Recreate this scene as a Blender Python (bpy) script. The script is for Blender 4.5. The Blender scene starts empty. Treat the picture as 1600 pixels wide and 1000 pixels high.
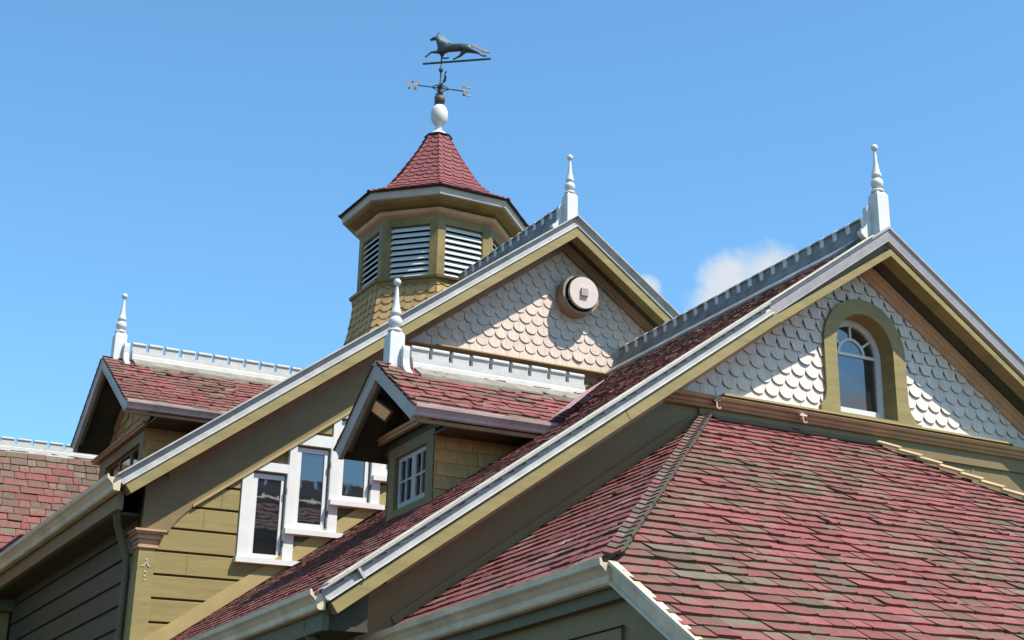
import bpy, bmesh, math, random
import numpy as np
from mathutils import Matrix, Vector, noise
random.seed(7)
C = bpy.context.scene.collection
sc = bpy.context.scene

# ------------------------------------------------------------------ camera
R_ = np.array([[0.8243,-0.5655,-0.0267],[0.1957,0.3289,-0.9239],[0.5312,0.7564,0.3818]])
U_,_,V_ = np.linalg.svd(R_); R_ = U_@V_
cam_d = bpy.data.cameras.new('camera'); cam = bpy.data.objects.new('camera', cam_d); C.objects.link(cam)
mw = Matrix(((R_[0][0],-R_[1][0],-R_[2][0],0),(R_[0][1],-R_[1][1],-R_[2][1],0),(R_[0][2],-R_[1][2],-R_[2][2],0),(0,0,0,1)))
cam.matrix_world = mw
cam_d.sensor_fit = 'HORIZONTAL'; cam_d.sensor_width = 36
cam_d.lens = 36*2517.3/1600
cam_d.shift_x = (800-1094.9)/1600
cam_d.shift_y = -(500-353.2)/1600
cam_d.clip_start = 0.1; cam_d.clip_end = 5000
sc.camera = cam

# ------------------------------------------------------------------ light
sd = Vector((0.28,-0.475,0.86)).normalized()
sun_d = bpy.data.lights.new('sun','SUN'); sun = bpy.data.objects.new('sun', sun_d); C.objects.link(sun)
sun_d.energy = 5.0; sun_d.angle = math.radians(0.53); sun_d.color = (1,0.95,0.87)
sun.rotation_euler = (-sd).to_track_quat('-Z','Y').to_euler()
w = bpy.data.worlds.new('World'); sc.world = w; w.use_nodes = True
nt = w.node_tree; N = nt.nodes; L = nt.links; N.clear()
out = N.new('ShaderNodeOutputWorld'); bg = N.new('ShaderNodeBackground'); sky = N.new('ShaderNodeTexSky')
sky.sky_type = 'NISHITA'; sky.sun_disc = False
sky.sun_elevation = math.asin(sd.z); sky.sun_rotation = math.atan2(sd.x, sd.y)
sky.air_density = 1.0; sky.dust_density = 0.35; sky.ozone_density = 1.5; sky.altitude = 0
bg.inputs['Strength'].default_value = 0.094
tint = N.new('ShaderNodeMix'); tint.data_type='RGBA'; tint.blend_type='MULTIPLY'; tint.inputs[0].default_value=1
tint.inputs[7].default_value = (.93,1.42,1.57,1)
L.new(sky.outputs[0], tint.inputs[6])
# clouds, laid out by direction in the sky
tc = N.new('ShaderNodeTexCoord')
nz = N.new('ShaderNodeTexNoise'); nz.inputs['Scale'].default_value = 7; nz.inputs['Detail'].default_value = 8; nz.inputs['Roughness'].default_value=.55
L.new(tc.outputs['Generated'], nz.inputs['Vector'])
def cloud_blob(d, radx, rady, ang):
    d = Vector(d).normalized(); e = Vector((0,0,1)).cross(d).normalized(); n_ = d.cross(e)
    a = e*math.cos(ang)+n_*math.sin(ang); b = -e*math.sin(ang)+n_*math.cos(ang)
    acc = None
    for ax, r in ((a,radx),(b,rady)):
        dot = N.new('ShaderNodeVectorMath'); dot.operation='DOT_PRODUCT'; dot.inputs[1].default_value = ax/r
        L.new(tc.outputs['Generated'], dot.inputs[0])
        m = N.new('ShaderNodeMath'); m.operation='POWER'; m.inputs[1].default_value=2
        ab = N.new('ShaderNodeMath'); ab.operation='ABSOLUTE'; L.new(dot.outputs['Value'], ab.inputs[0]); L.new(ab.outputs[0], m.inputs[0])
        if acc is None: acc = m
        else:
            s = N.new('ShaderNodeMath'); s.operation='ADD'; L.new(acc.outputs[0], s.inputs[0]); L.new(m.outputs[0], s.inputs[1]); acc = s
    dd = N.new('ShaderNodeVectorMath'); dd.operation='DOT_PRODUCT'; dd.inputs[1].default_value=d; L.new(tc.outputs['Generated'], dd.inputs[0])
    gt = N.new('ShaderNodeMath'); gt.operation='GREATER_THAN'; gt.inputs[1].default_value=0; L.new(dd.outputs['Value'], gt.inputs[0])
    sub = N.new('ShaderNodeMath'); sub.operation='SUBTRACT'; sub.inputs[0].default_value=1; L.new(acc.outputs[0], sub.inputs[1])
    mul = N.new('ShaderNodeMath'); mul.operation='MULTIPLY'; mul.use_clamp=True; L.new(sub.outputs[0], mul.inputs[0]); L.new(gt.outputs[0], mul.inputs[1])
    return mul
def ray(u,v):
    return Vector(tuple(R_.T@np.array([(u-1094.9)/2517.3,(v-353.2)/2517.3,1.]))).normalized()
CL = [cloud_blob(ray(1120,490),.028,.024,.3), cloud_blob(ray(1200,425),.032,.025,.3), cloud_blob(ray(1160,452),.036,.028,.4), cloud_blob(ray(1008,450),.012,.011,0)]
CL.append(cloud_blob((.63,-.73,.265),.2,.035,.05))
acc = CL[0]
for c_ in CL[1:]:
    mx = N.new('ShaderNodeMath'); mx.operation='MAXIMUM'; L.new(acc.outputs[0], mx.inputs[0]); L.new(c_.outputs[0], mx.inputs[1]); acc = mx
nz2 = N.new('ShaderNodeTexNoise'); nz2.inputs['Scale'].default_value=26; nz2.inputs['Detail'].default_value=9; nz2.inputs['Roughness'].default_value=.6
L.new(tc.outputs['Generated'], nz2.inputs['Vector'])
ad = N.new('ShaderNodeMath'); ad.operation='MULTIPLY_ADD'; L.new(nz2.outputs[0], ad.inputs[0]); ad.inputs[1].default_value=2.0; ad.inputs[2].default_value=-1.0
ad2 = N.new('ShaderNodeMath'); ad2.operation='ADD'; L.new(acc.outputs[0], ad2.inputs[0]); L.new(ad.outputs[0], ad2.inputs[1])
mr = N.new('ShaderNodeMapRange'); mr.interpolation_type='SMOOTHSTEP'; mr.inputs[1].default_value=.05; mr.inputs[2].default_value=1.0
L.new(ad2.outputs[0], mr.inputs[0])
gate = N.new('ShaderNodeMapRange'); gate.interpolation_type='SMOOTHSTEP'; gate.inputs[1].default_value=0; gate.inputs[2].default_value=.35
L.new(acc.outputs[0], gate.inputs[0])
gm = N.new('ShaderNodeMath'); gm.operation='MULTIPLY'; L.new(mr.outputs[0], gm.inputs[0]); L.new(gate.outputs[0], gm.inputs[1])
gk = N.new('ShaderNodeMath'); gk.operation='MULTIPLY'; gk.inputs[1].default_value=.93; L.new(gm.outputs[0], gk.inputs[0])
mixc = N.new('ShaderNodeMix'); mixc.data_type='RGBA'; L.new(gk.outputs[0], mixc.inputs[0]); L.new(tint.outputs[2], mixc.inputs[6])
mixc.inputs[7].default_value = (4.9,5.2,5.5,1)
L.new(mixc.outputs[2], bg.inputs['Color']); L.new(bg.outputs[0], out.inputs['Surface'])
sc.view_settings.view_transform='Standard'; sc.view_settings.look='None'; sc.view_settings.exposure=0.72; sc.view_settings.gamma=1

# ------------------------------------------------------------------ materials
def base_mat(name):
    m = bpy.data.materials.new(name); m.use_nodes=True
    return m, m.node_tree.nodes, m.node_tree.links, m.node_tree.nodes['Principled BSDF']
def paint(name, col, rough=.55, var=.12, dirt=None, dirt_amt=.3, scale=3, bump=.15, stretch=(1,1,1), spec=.3):
    m,n,l,b = base_mat(name)
    tc = n.new('ShaderNodeTexCoord'); mp = n.new('ShaderNodeMapping'); mp.inputs['Scale'].default_value=stretch
    l.new(tc.outputs['Object'], mp.inputs[0])
    n1 = n.new('ShaderNodeTexNoise'); n1.inputs['Scale'].default_value=scale; n1.inputs['Detail'].default_value=6; n1.inputs['Roughness'].default_value=.65
    n2 = n.new('ShaderNodeTexNoise'); n2.inputs['Scale'].default_value=scale*14; n2.inputs['Detail'].default_value=5; n2.inputs['Roughness'].default_value=.7
    l.new(mp.outputs[0], n1.inputs['Vector']); l.new(mp.outputs[0], n2.inputs['Vector'])
    dk = [c*(1-var*2) for c in col[:3]]+[1]; lt=[min(1,c*(1+var*.6)) for c in col[:3]]+[1]
    mx = n.new('ShaderNodeMix'); mx.data_type='RGBA'; mx.inputs[6].default_value=dk; mx.inputs[7].default_value=lt
    mr1 = n.new('ShaderNodeMapRange'); mr1.inputs[1].default_value=.3; mr1.inputs[2].default_value=.65; l.new(n1.outputs[0], mr1.inputs[0])
    l.new(mr1.outputs[0], mx.inputs[0])
    last = mx.outputs[2]
    if dirt:
        mr = n.new('ShaderNodeMapRange'); mr.inputs[1].default_value=.54; mr.inputs[2].default_value=.72; l.new(n2.outputs[0], mr.inputs[0])
        mk = n.new('ShaderNodeMath'); mk.operation='MULTIPLY'; mk.inputs[1].default_value=dirt_amt; l.new(mr.outputs[0], mk.inputs[0])
        m2 = n.new('ShaderNodeMix'); m2.data_type='RGBA'; l.new(mk.outputs[0], m2.inputs[0]); l.new(last, m2.inputs[6]); m2.inputs[7].default_value=list(dirt)+[1]
        last = m2.outputs[2]
    l.new(last, b.inputs['Base Color']); b.inputs['Roughness'].default_value=rough; b.inputs['Specular IOR Level'].default_value=spec
    bp = n.new('ShaderNodeBump'); bp.inputs['Strength'].default_value=bump; bp.inputs['Distance'].default_value=.01
    l.new(n2.outputs[0], bp.inputs['Height']); l.new(bp.outputs[0], b.inputs['Normal'])
    return m
def tile_mat(name, fresh, worn, weather=1., rough=.8, grain=.5, pale=None):
    # 'Col' attribute: r = how weathered this piece is, g = brightness, b = hue jitter; UV = tile-local
    m,n,l,b = base_mat(name)
    at = n.new('ShaderNodeAttribute'); at.attribute_name='Col'; sp = n.new('ShaderNodeSeparateColor'); l.new(at.outputs['Color'], sp.inputs[0])
    uv = n.new('ShaderNodeUVMap'); mp = n.new('ShaderNodeMapping'); mp.inputs['Scale'].default_value=(38,5,1); l.new(uv.outputs[0], mp.inputs[0])
    g = n.new('ShaderNodeTexNoise'); g.inputs['Scale'].default_value=1; g.inputs['Detail'].default_value=5; g.inputs['Roughness'].default_value=.7; l.new(mp.outputs[0], g.inputs['Vector'])
    tc = n.new('ShaderNodeTexCoord'); p = n.new('ShaderNodeTexNoise'); p.inputs['Scale'].default_value=9; p.inputs['Detail'].default_value=6; l.new(tc.outputs['Object'], p.inputs['Vector'])
    a = n.new('ShaderNodeMath'); a.operation='MULTIPLY_ADD'; l.new(g.outputs[0], a.inputs[0]); a.inputs[1].default_value=grain; l.new(sp.outputs[0], a.inputs[2])
    a2 = n.new('ShaderNodeMath'); a2.operation='MULTIPLY_ADD'; l.new(p.outputs[0], a2.inputs[0]); a2.inputs[1].default_value=1.1; l.new(a.outputs[0], a2.inputs[2])
    suv = n.new('ShaderNodeSeparateXYZ'); l.new(uv.outputs[0], suv.inputs[0]); a3 = n.new('ShaderNodeMath'); a3.operation='MULTIPLY_ADD'; l.new(suv.outputs[1], a3.inputs[0]); a3.inputs[1].default_value=3.2; l.new(a2.outputs[0], a3.inputs[2]); a2=a3
    mr = n.new('ShaderNodeMapRange'); mr.interpolation_type='SMOOTHSTEP'; c0=1.19+.5*(grain-.5)
    mr.inputs[1].default_value=c0; mr.inputs[2].default_value=c0+.5; mr.inputs[4].default_value=weather; l.new(a2.outputs[0], mr.inputs[0])
    mx = n.new('ShaderNodeMix'); mx.data_type='RGBA'; mx.inputs[6].default_value=list(fresh)+[1]; l.new(mr.outputs[0], mx.inputs[0])
    wc = n.new('ShaderNodeMix'); wc.data_type='RGBA'; wc.inputs[6].default_value=list(worn)+[1]; wc.inputs[7].default_value=list(pale or worn)+[1]; l.new(sp.outputs[2], wc.inputs[0])
    l.new(wc.outputs[2], mx.inputs[7])
    br = n.new('ShaderNodeMath'); br.operation='MULTIPLY_ADD'; l.new(g.outputs[0], br.inputs[0]); br.inputs[1].default_value=1.1; br.inputs[2].default_value=.42
    b2 = n.new('ShaderNodeMath'); b2.operation='MULTIPLY'; l.new(br.outputs[0], b2.inputs[0]); l.new(sp.outputs[1], b2.inputs[1])
    mu = n.new('ShaderNodeVectorMath'); mu.operation='SCALE'; l.new(mx.outputs[2], mu.inputs[0]); l.new(b2.outputs[0], mu.inputs['Scale'])
    l.new(mu.outputs[0], b.inputs['Base Color']); b.inputs['Roughness'].default_value=rough; b.inputs['Specular IOR Level'].default_value=.25
    bp = n.new('ShaderNodeBump'); bp.inputs['Strength'].default_value=.35; bp.inputs['Distance'].default_value=.006; l.new(g.outputs[0], bp.inputs['Height']); l.new(bp.outputs[0], b.inputs['Normal'])
    return m
OLIVE=(.25,.193,.072)
M_olive = paint('olive_paint', OLIVE, dirt=(.12,.10,.05), dirt_amt=.25, stretch=(.5,.5,4))
M_siding = paint('olive_siding', (0.245, 0.187, 0.068), dirt=(.13,.11,.05), dirt_amt=.3, stretch=(.4,.4,5))
M_shadewall = paint('shaded_olive', (0.068, 0.06, 0.04), var=.08, stretch=(.4,.4,5))  # siding olive darkened: the side wall's shade is put into the colour
M_frieze = paint('shaded_frieze_olive', (0.185, 0.13, 0.056), var=.06, dirt=(.12,.12,.07), dirt_amt=.2)  # same olive paint, darkened in colour for the shaded friezes and walls
M_cup = paint('weathered_olive', (0.22, 0.155, 0.05), var=.2, dirt=(.05,.055,.03), dirt_amt=.75, scale=2.2)
M_tan = paint('tan_moulding', (0.43, 0.25, 0.14), var=.12, dirt=(.25,.13,.06), dirt_amt=.3)
M_brown = paint('brown_soffit', (0.24, 0.14, 0.075), var=.15, dirt=(.12,.1,.05), dirt_amt=.4)
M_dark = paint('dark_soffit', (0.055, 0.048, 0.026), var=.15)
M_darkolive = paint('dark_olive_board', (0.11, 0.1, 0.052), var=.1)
M_yellow = paint('yellow_trim', (0.32, 0.245, 0.1), var=.08, dirt=(.2,.15,.07), dirt_amt=.3)
M_crestwhite = paint('cresting_white', (.45,.445,.415), var=.08, dirt=(.28,.22,.15), dirt_amt=.4, scale=5)
M_eavebeige = paint('eave_beige', (.42,.36,.31), var=.08, dirt=(.3,.22,.18), dirt_amt=.4)
M_white = paint('white_paint', (0.57, 0.56, 0.53), var=.04, dirt=(.45,.36,.25), dirt_amt=.25, scale=4)
M_greywhite = paint('greyed_white', (0.44, 0.42, 0.4), var=.1, dirt=(.25,.22,.2), dirt_amt=.45, scale=4)
M_crown = paint('metal_crown', (0.37, 0.355, 0.335), rough=.5, var=.12, dirt=(.22,.20,.18), dirt_amt=.5, scale=5, spec=.2)
M_crown2 = paint('mauve_crown', (0.34, 0.31, 0.305), rough=.55, var=.1, dirt=(.22,.2,.2), dirt_amt=.4, scale=5)
M_dormtrim = paint('grey_trim', (0.42, 0.36, 0.31), var=.12, dirt=(.2,.18,.18), dirt_amt=.4)
M_gutter = paint('stained_gutter', (0.6, 0.48, 0.33), rough=.5, var=.15, dirt=(.38,.28,.16), dirt_amt=.6, scale=2.5, stretch=(1,1,1))
M_mauve = paint('mauve_gutter', (0.37, 0.3, 0.285), rough=.5, var=.15, dirt=(.2,.1,.09), dirt_amt=.6, scale=3)
M_greycrest = paint('grey_cresting', (0.21, 0.205, 0.195), var=.25, dirt=(.07,.075,.08), dirt_amt=.6, scale=5)
M_sand = paint('weathered_board', (0.22, 0.19, 0.145), var=.2, dirt=(.2,.2,.2), dirt_amt=.5, scale=6)
M_flash = paint('pink_flashing', (0.42, 0.24, 0.25), var=.12, dirt=(.65,.6,.6), dirt_amt=.5)
M_iron = paint('dark_iron', (.045,.05,.05), rough=.5, var=.2)
M_rust = paint('brown_iron', (.09,.065,.05), rough=.55, var=.2)
M_verd = paint('verdigris', (0.035, 0.05, 0.05), rough=.42, var=.35, dirt=(.22,.30,.29), dirt_amt=.5, scale=8, spec=.5)
M_silver = paint('pale_patina', (0.5, 0.53, 0.51), rough=.5, var=.2, dirt=(.15,.2,.2), dirt_amt=.5, scale=9)
M_letter = paint('worn_gilding', (0.3, 0.26, 0.23), rough=.5, var=.25, dirt=(.14,.1,.08), dirt_amt=.6, scale=10)
M_cream = paint('cream_metal', (0.52, 0.43, 0.37), var=.03, rough=.5)
M_vent = paint('tan_metal', (0.26, 0.18, 0.12), var=.1, rough=.45)
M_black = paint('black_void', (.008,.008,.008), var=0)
M_bulb = paint('pale_ceramic', (0.55, 0.5, 0.38), var=.1)
M_yel = paint('new_cedar', (0.44, 0.32, 0.17), var=.12, dirt=(.4,.3,.15), dirt_amt=.4)
M_ground = paint('ground_mat', (0.085, 0.068, 0.048), var=.3, scale=.6)
M_red = tile_mat('red_shingle', (0.195, 0.06, 0.054), (0.112, 0.074, 0.047), grain=.7, pale=(.14,.115,.08))
M_redold = tile_mat('old_red_shingle', (0.18, 0.058, 0.052), (0.105, 0.074, 0.05), grain=.6, pale=(.14,.115,.08))
M_redfresh = tile_mat('fresh_red_shingle', (0.195, 0.056, 0.058), (0.12, 0.055, 0.05), weather=.4, grain=.35)
M_slope = tile_mat('steep_red_shingle', (0.195, 0.062, 0.056), (0.095, 0.068, 0.046), weather=.9, grain=.5, pale=(.3,.25,.19))
M_scale = tile_mat('cream_scale', (.54,.425,.345), (.46,.36,.29), weather=.5, grain=.3, rough=.6)
M_scale2 = tile_mat('white_scale', (.61,.525,.45), (.54,.46,.395), weather=.4, grain=.3, rough=.6)
M_tanshingle = tile_mat('tan_shingle', (0.42, 0.265, 0.105), (0.28, 0.18, 0.085), weather=.6, grain=.4)
M_cap = tile_mat('hip_cap', (0.19, 0.05, 0.052), (0.09, 0.075, 0.05), grain=.45, pale=(.13,.115,.08))
def glassm():
    m,n,l,b = base_mat('window_glass')
    b.inputs['Base Color'].default_value=(.012,.014,.016,1); b.inputs['Roughness'].default_value=.03
    b.inputs['IOR'].default_value=1.9; b.inputs['Specular IOR Level'].default_value=.8
    tc = n.new('ShaderNodeTexCoord'); z = n.new('ShaderNodeTexNoise'); z.inputs['Scale'].default_value=2.5; l.new(tc.outputs['Object'], z.inputs['Vector'])
    bp = n.new('ShaderNodeBump'); bp.inputs['Strength'].default_value=.12; bp.inputs['Distance'].default_value=.02; l.new(z.outputs[0], bp.inputs['Height']); l.new(bp.outputs[0], b.inputs['Normal'])
    return m
M_glass = glassm()
def lampglass():
    m,n,l,b = base_mat('lamp_glass'); b.inputs['Base Color'].default_value=(.75,.66,.42,1); b.inputs['Roughness'].default_value=.25; b.inputs['Metallic'].default_value=.6
    return m
M_lampglass = lampglass()

# ------------------------------------------------------------------ mesh helpers
def ident(p): return p
class MB:
    def __init__(s, T=None): s.v=[]; s.f=[]; s.col=[]; s.uv=[]; s.T=T or ident; s.has=False
    def vert(s,p): s.v.append(tuple(s.T((float(p[0]),float(p[1]),float(p[2]))))); return len(s.v)-1
    def face(s, ids, col=None, uvs=None):
        s.f.append(tuple(ids)); s.col.append(col); s.uv.append(uvs)
        if col is not None: s.has=True
    def loop(s, pts): return [s.vert(p) for p in pts]
    def extrude(s, pts, vec):
        a=s.loop(pts); b=s.loop([tuple(np.array(p)+vec) for p in pts]); n=len(a)
        s.face(a); s.face(b[::-1])
        for i in range(n): s.face((a[i],b[i],b[(i+1)%n],a[(i+1)%n]))
        return s
    def box(s, p0, p1):
        x0,y0,z0=p0; x1,y1,z1=p1
        return s.extrude([(x0,y0,z0),(x1,y0,z0),(x1,y1,z0),(x0,y1,z0)], np.array([0,0,z1-z0]))
    def bar(s, a, b, wd, ht, up=(0,0,1)):
        a=np.array(a,float); b=np.array(b,float); t=b-a; t/=np.linalg.norm(t)
        sd_=np.cross(t,np.array(up,float)); sd_/=np.linalg.norm(sd_); u=np.cross(sd_,t)
        pts=[a-sd_*wd/2-u*ht/2,a+sd_*wd/2-u*ht/2,a+sd_*wd/2+u*ht/2,a-sd_*wd/2+u*ht/2]
        return s.extrude(pts, b-a)
    def sweep(s, path, nrm, prof, closed=False, caps=True, plumb=None):
        P=[np.array(p,float) for p in path]; nrm=np.array(nrm,float); n=len(P); rings=[]
        for i in range(n):
            ts=[]
            if closed or i>0: t=P[i]-P[i-1]; ts.append(t/np.linalg.norm(t))
            if closed or i<n-1: t=P[(i+1)%n]-P[i]; ts.append(t/np.linalg.norm(t))
            ss=[np.cross(nrm,t) for t in ts]
            m=ss[0] if len(ss)==1 else (ss[0]+ss[1])/(1+np.dot(ss[0],ss[1]))
            rings.append(s.loop([P[i]+a*m+b*nrm for a,b in prof]))
        k=len(prof)
        for i in range(n if closed else n-1):
            r0=rings[i]; r1=rings[(i+1)%n]
            for j in range(k): s.face((r0[j],r1[j],r1[(j+1)%k],r0[(j+1)%k]))
        if caps and not closed: s.face(rings[0][::-1]); s.face(rings[-1])
        return s
    def lathe(s, c, prof, seg=20, cap=True):
        rings=[]
        for r,z in prof:
            rings.append([s.vert((c[0]+r*math.cos(2*math.pi*k/seg),c[1]+r*math.sin(2*math.pi*k/seg),c[2]+z)) for k in range(seg)])
        for a,b in zip(rings,rings[1:]):
            for k in range(seg): s.face((a[k],a[(k+1)%seg],b[(k+1)%seg],b[k]))
        if cap: s.face(rings[0][::-1]); s.face(rings[-1])
        return s
    def tube(s, path, r, seg=10):
        P=[np.array(p,float) for p in path]; rings=[]
        for i,p in enumerate(P):
            t=(P[min(i+1,len(P)-1)]-P[max(i-1,0)]); t/=np.linalg.norm(t)
            u=np.cross(t,[0.13,0.2,1.0] if abs(t[2])<.95 else [1.0,0,0]); u/=np.linalg.norm(u); q=np.cross(t,u)
            rings.append([s.vert(p+r*(math.cos(2*math.pi*k/seg)*u+math.sin(2*math.pi*k/seg)*q)) for k in range(seg)])
        for a,b in zip(rings,rings[1:]):
            for k in range(seg): s.face((a[k],a[(k+1)%seg],b[(k+1)%seg],b[k]))
        s.face(rings[0][::-1]); s.face(rings[-1]); return s
    def plate(s, outer, holes, mp, depth):
        """2D outline with holes; mp(u,v,d) gives 3D; d from 0 to depth"""
        from mathutils.geometry import delaunay_2d_cdt
        loops=[outer]+holes; pts=[];es=[];lp=[]
        for lo in loops:
            k0=len(pts); pts+= [Vector((p[0],p[1])) for p in lo]; n=len(lo)
            ids=list(range(k0,k0+n)); lp.append(ids); es+=[(ids[i],ids[(i+1)%n]) for i in range(n)]
        V2,_,F2,_,_,_=delaunay_2d_cdt(pts,es,[],0,1e-6)
        def inside(p,lo):
            c=False; n=len(lo)
            for i in range(n):
                x1,y1=lo[i][0],lo[i][1]; x2,y2=lo[(i+1)%n][0],lo[(i+1)%n][1]
                if (y1>p[1])!=(y2>p[1]) and p[0]<(x2-x1)*(p[1]-y1)/(y2-y1)+x1: c=not c
            return c
        A=[s.vert(mp(v.x,v.y,0)) for v in V2]; B=[s.vert(mp(v.x,v.y,depth)) for v in V2]
        for f in F2:
            c=sum((V2[i] for i in f),Vector((0,0)))/len(f)
            if not inside(c,outer) or any(inside(c,h) for h in holes): continue
            s.face([A[i] for i in f]); s.face([B[i] for i in f][::-1])
        for ids in lp:
            for i in range(len(ids)):
                a,b=ids[i],ids[(i+1)%len(ids)]; s.face((A[a],A[b],B[b],B[a]))
        return s
    def build(s, name, mat, parent=None, smooth=False):
        off=np.zeros(3); p=parent
        while p is not None: off+=np.array(p.location); p=p.parent
        me=bpy.data.meshes.new(name); me.from_pydata([tuple(np.array(v)-off) for v in s.v],[],s.f)
        bm=bmesh.new(); bm.from_mesh(me)
        if not s.has: bmesh.ops.recalc_face_normals(bm, faces=bm.faces)
        bm.to_mesh(me); bm.free()
        if s.has:
            ca=me.color_attributes.new('Col','FLOAT_COLOR','CORNER'); uvl=me.uv_layers.new(name='UVMap'); cs=[]; us=[]
            for f,c,u in zip(s.f,s.col,s.uv):
                c=c or (0,1,.5)
                for k in range(len(f)):
                    cs+= [c[0],c[1],c[2],1]; us += list(u[k]) if u else [0,0]
            ca.data.foreach_set('color',cs); uvl.data.foreach_set('uv',us)
        me.materials.append(mat)
        if smooth:
            for pl in me.polygons: pl.use_smooth=True
            try: me.set_sharp_from_angle(angle=math.radians(40))
            except Exception: pass
        o=bpy.data.objects.new(name,me); C.objects.link(o)
        if parent is not None: o.parent=parent
        return o
def tag(o,label=None,cat=None,group=None,kind=None):
    if label: o['label']=label
    if cat: o['category']=cat
    if group: o['group']=group
    if kind: o['kind']=kind
    return o
def thing(name,loc,label,cat,group=None):
    o=bpy.data.objects.new(name,None); o.empty_display_size=.1; C.objects.link(o); o.location=loc
    return tag(o,label,cat,group)

def clip(poly, reg):
    out=list(poly); n=len(reg)
    ar=sum(reg[i][0]*reg[(i+1)%n][1]-reg[(i+1)%n][0]*reg[i][1] for i in range(n)); sg=1 if ar>0 else -1
    for i in range(n):
        a=reg[i]; b=reg[(i+1)%n]; inp=out; out=[]
        if not inp: return []
        f=lambda p: sg*((b[0]-a[0])*(p[1]-a[1])-(b[1]-a[1])*(p[0]-a[0]))
        for j in range(len(inp)):
            p=inp[j]; q=inp[(j+1)%len(inp)]; fp=f(p); fq=f(q)
            if fp>=0: out.append(p)
            if (fp>=0)!=(fq>=0):
                t=fp/(fp-fq); out.append((p[0]+t*(q[0]-p[0]),p[1]+t*(q[1]-p[1])))
    return out
def tiles(mb, mp, reg, expo, wr, t=.018, L=None, shape='rect', seed=1, gap=.004, jit=1., weather=None, skip=None, v_start=None, edge=.75):
    """mp(u,v,h)->3D.  reg convex polygon in (u,v) or function row->(u0,u1)"""
    rnd=random.Random(seed); L=L or expo*1.9
    vs=[p[1] for p in reg]; us=[p[0] for p in reg]
    v=(v_start if v_start is not None else min(vs)); row=0
    while v<max(vs):
        wav=rnd.uniform(0,6)
        if isinstance(wr,tuple): u=min(us)-rnd.uniform(0,wr[1])
        else: u=min(us)-wr*(1 if row%2 else 1.5)
        sh=shape(v) if callable(shape) else shape
        while u<max(us):
            wd=rnd.uniform(*wr) if isinstance(wr,tuple) else wr
            if rnd.random()<.12 and isinstance(wr,tuple): wd*=.6
            a=u+gap/2; b=u+wd-gap/2; c=(a+b)/2; hw=(b-a)/2; u+=wd
            v0=v+rnd.gauss(0,.006)*jit+.004*math.sin(c*1.3+wav)*jit
            vt=v+L
            if sh=='rect':
                e=[rnd.gauss(0,.0035)*jit for _ in range(4)]; fp=([(a,v0+e[0]),(a+(b-a)*.35,v0+e[1]),(a+(b-a)*.7,v0+e[2]),(b,v0+e[3]),(b,vt),(a,vt)] if jit>.5 else [(a,v0),(b,v0),(b,vt),(a,vt)])
            elif sh=='round':
                r=hw; fp=[(c+r*math.cos(math.pi+math.pi*k/10), v0+r*.95+r*.95*math.sin(math.pi+math.pi*k/10)) for k in range(11)]+[(b,vt),(a,vt)]
            elif sh=='hex': fp=[(a,v0+.085),(c-hw*.35,v0),(c+hw*.35,v0),(b,v0+.085),(b,vt),(a,vt)]
            elif sh=='trap': fp=[(a,v0+.115),(c-hw*.62,v0),(c+hw*.62,v0),(b,v0+.115),(b,vt),(a,vt)]
            elif sh=='ogee': fp=[(a,v0+.055),(c-hw*.55,v0+.012),(c-hw*.2,v0),(c+hw*.2,v0),(c+hw*.55,v0+.012),(b,v0+.055),(b,vt),(a,vt)]
            rot=rnd.gauss(0,.012)*jit; fp=[(c+(p[0]-c)-rot*(p[1]-v0), p[1]+rot*(p[0]-c)) for p in fp]
            fp=clip(fp,reg)
            if len(fp)<3: continue
            A=abs(sum(fp[i][0]*fp[(i+1)%len(fp)][1]-fp[(i+1)%len(fp)][0]*fp[i][1] for i in range(len(fp))))/2
            if A<.0004: continue
            if skip and skip(fp): continue
            tt=t*rnd.uniform(.88,1.12) if jit else t
            lift=max(0,rnd.gauss(0,.0025))*jit; tw=rnd.gauss(0,.010)*jit
            if jit and rnd.random()<.03: lift+=rnd.uniform(.004,.013)
            cup=rnd.gauss(.002,.005)*jit if sh=='rect' else 0
            w_=weather(c,v,rnd) if weather else rnd.random()
            col=(w_, rnd.uniform(.82,1.15) if jit>.5 else rnd.uniform(.965,1.035), rnd.random()**2); o=rnd.uniform(0,50); n=len(fp)
            top=[];bot=[];uvt=[]
            for p in fp:
                k=1-(p[1]-v0)/L
                h=tt*k+lift*max(0,k)+.002+ tw*(p[0]-c)*k*.5 + cup*max(0,k)*(abs(p[0]-c)/hw)**2
                top.append(mb.vert(mp(p[0],p[1],h))); bot.append(mb.vert(mp(p[0],p[1],h-tt))); uvt.append((p[0]-c+o,p[1]-v0))
            mb.face(top,col,uvt)
            dc=(min(1,w_+.25),col[1]*edge,col[2]*.3)  # sides darkened by edge: shadow along the butts put into the colour
            for i in range(n):
                j=(i+1)%n
                if fp[i][1]>v0+L*.95 and fp[j][1]>v0+L*.95: continue
                mb.face((top[i],bot[i],bot[j],top[j]),dc,[uvt[i],uvt[i],uvt[j],uvt[j]])
        v+=expo; row+=1
def plane_map(O,U,V):
    O=np.array(O,float);U=np.array(U,float);U/=np.linalg.norm(U);V=np.array(V,float);V/=np.linalg.norm(V);Nn=np.cross(U,V)
    return lambda u,v,h: O+u*U+v*V+h*Nn
def wx(sc_=.8,amt=.55,base=.28,off=(0,0)):
    return lambda u,v,rnd: base+amt*(noise.noise((u*sc_+off[0],v*sc_*1.3+off[1],1.7))) + rnd.gauss(0,.2)

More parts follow.
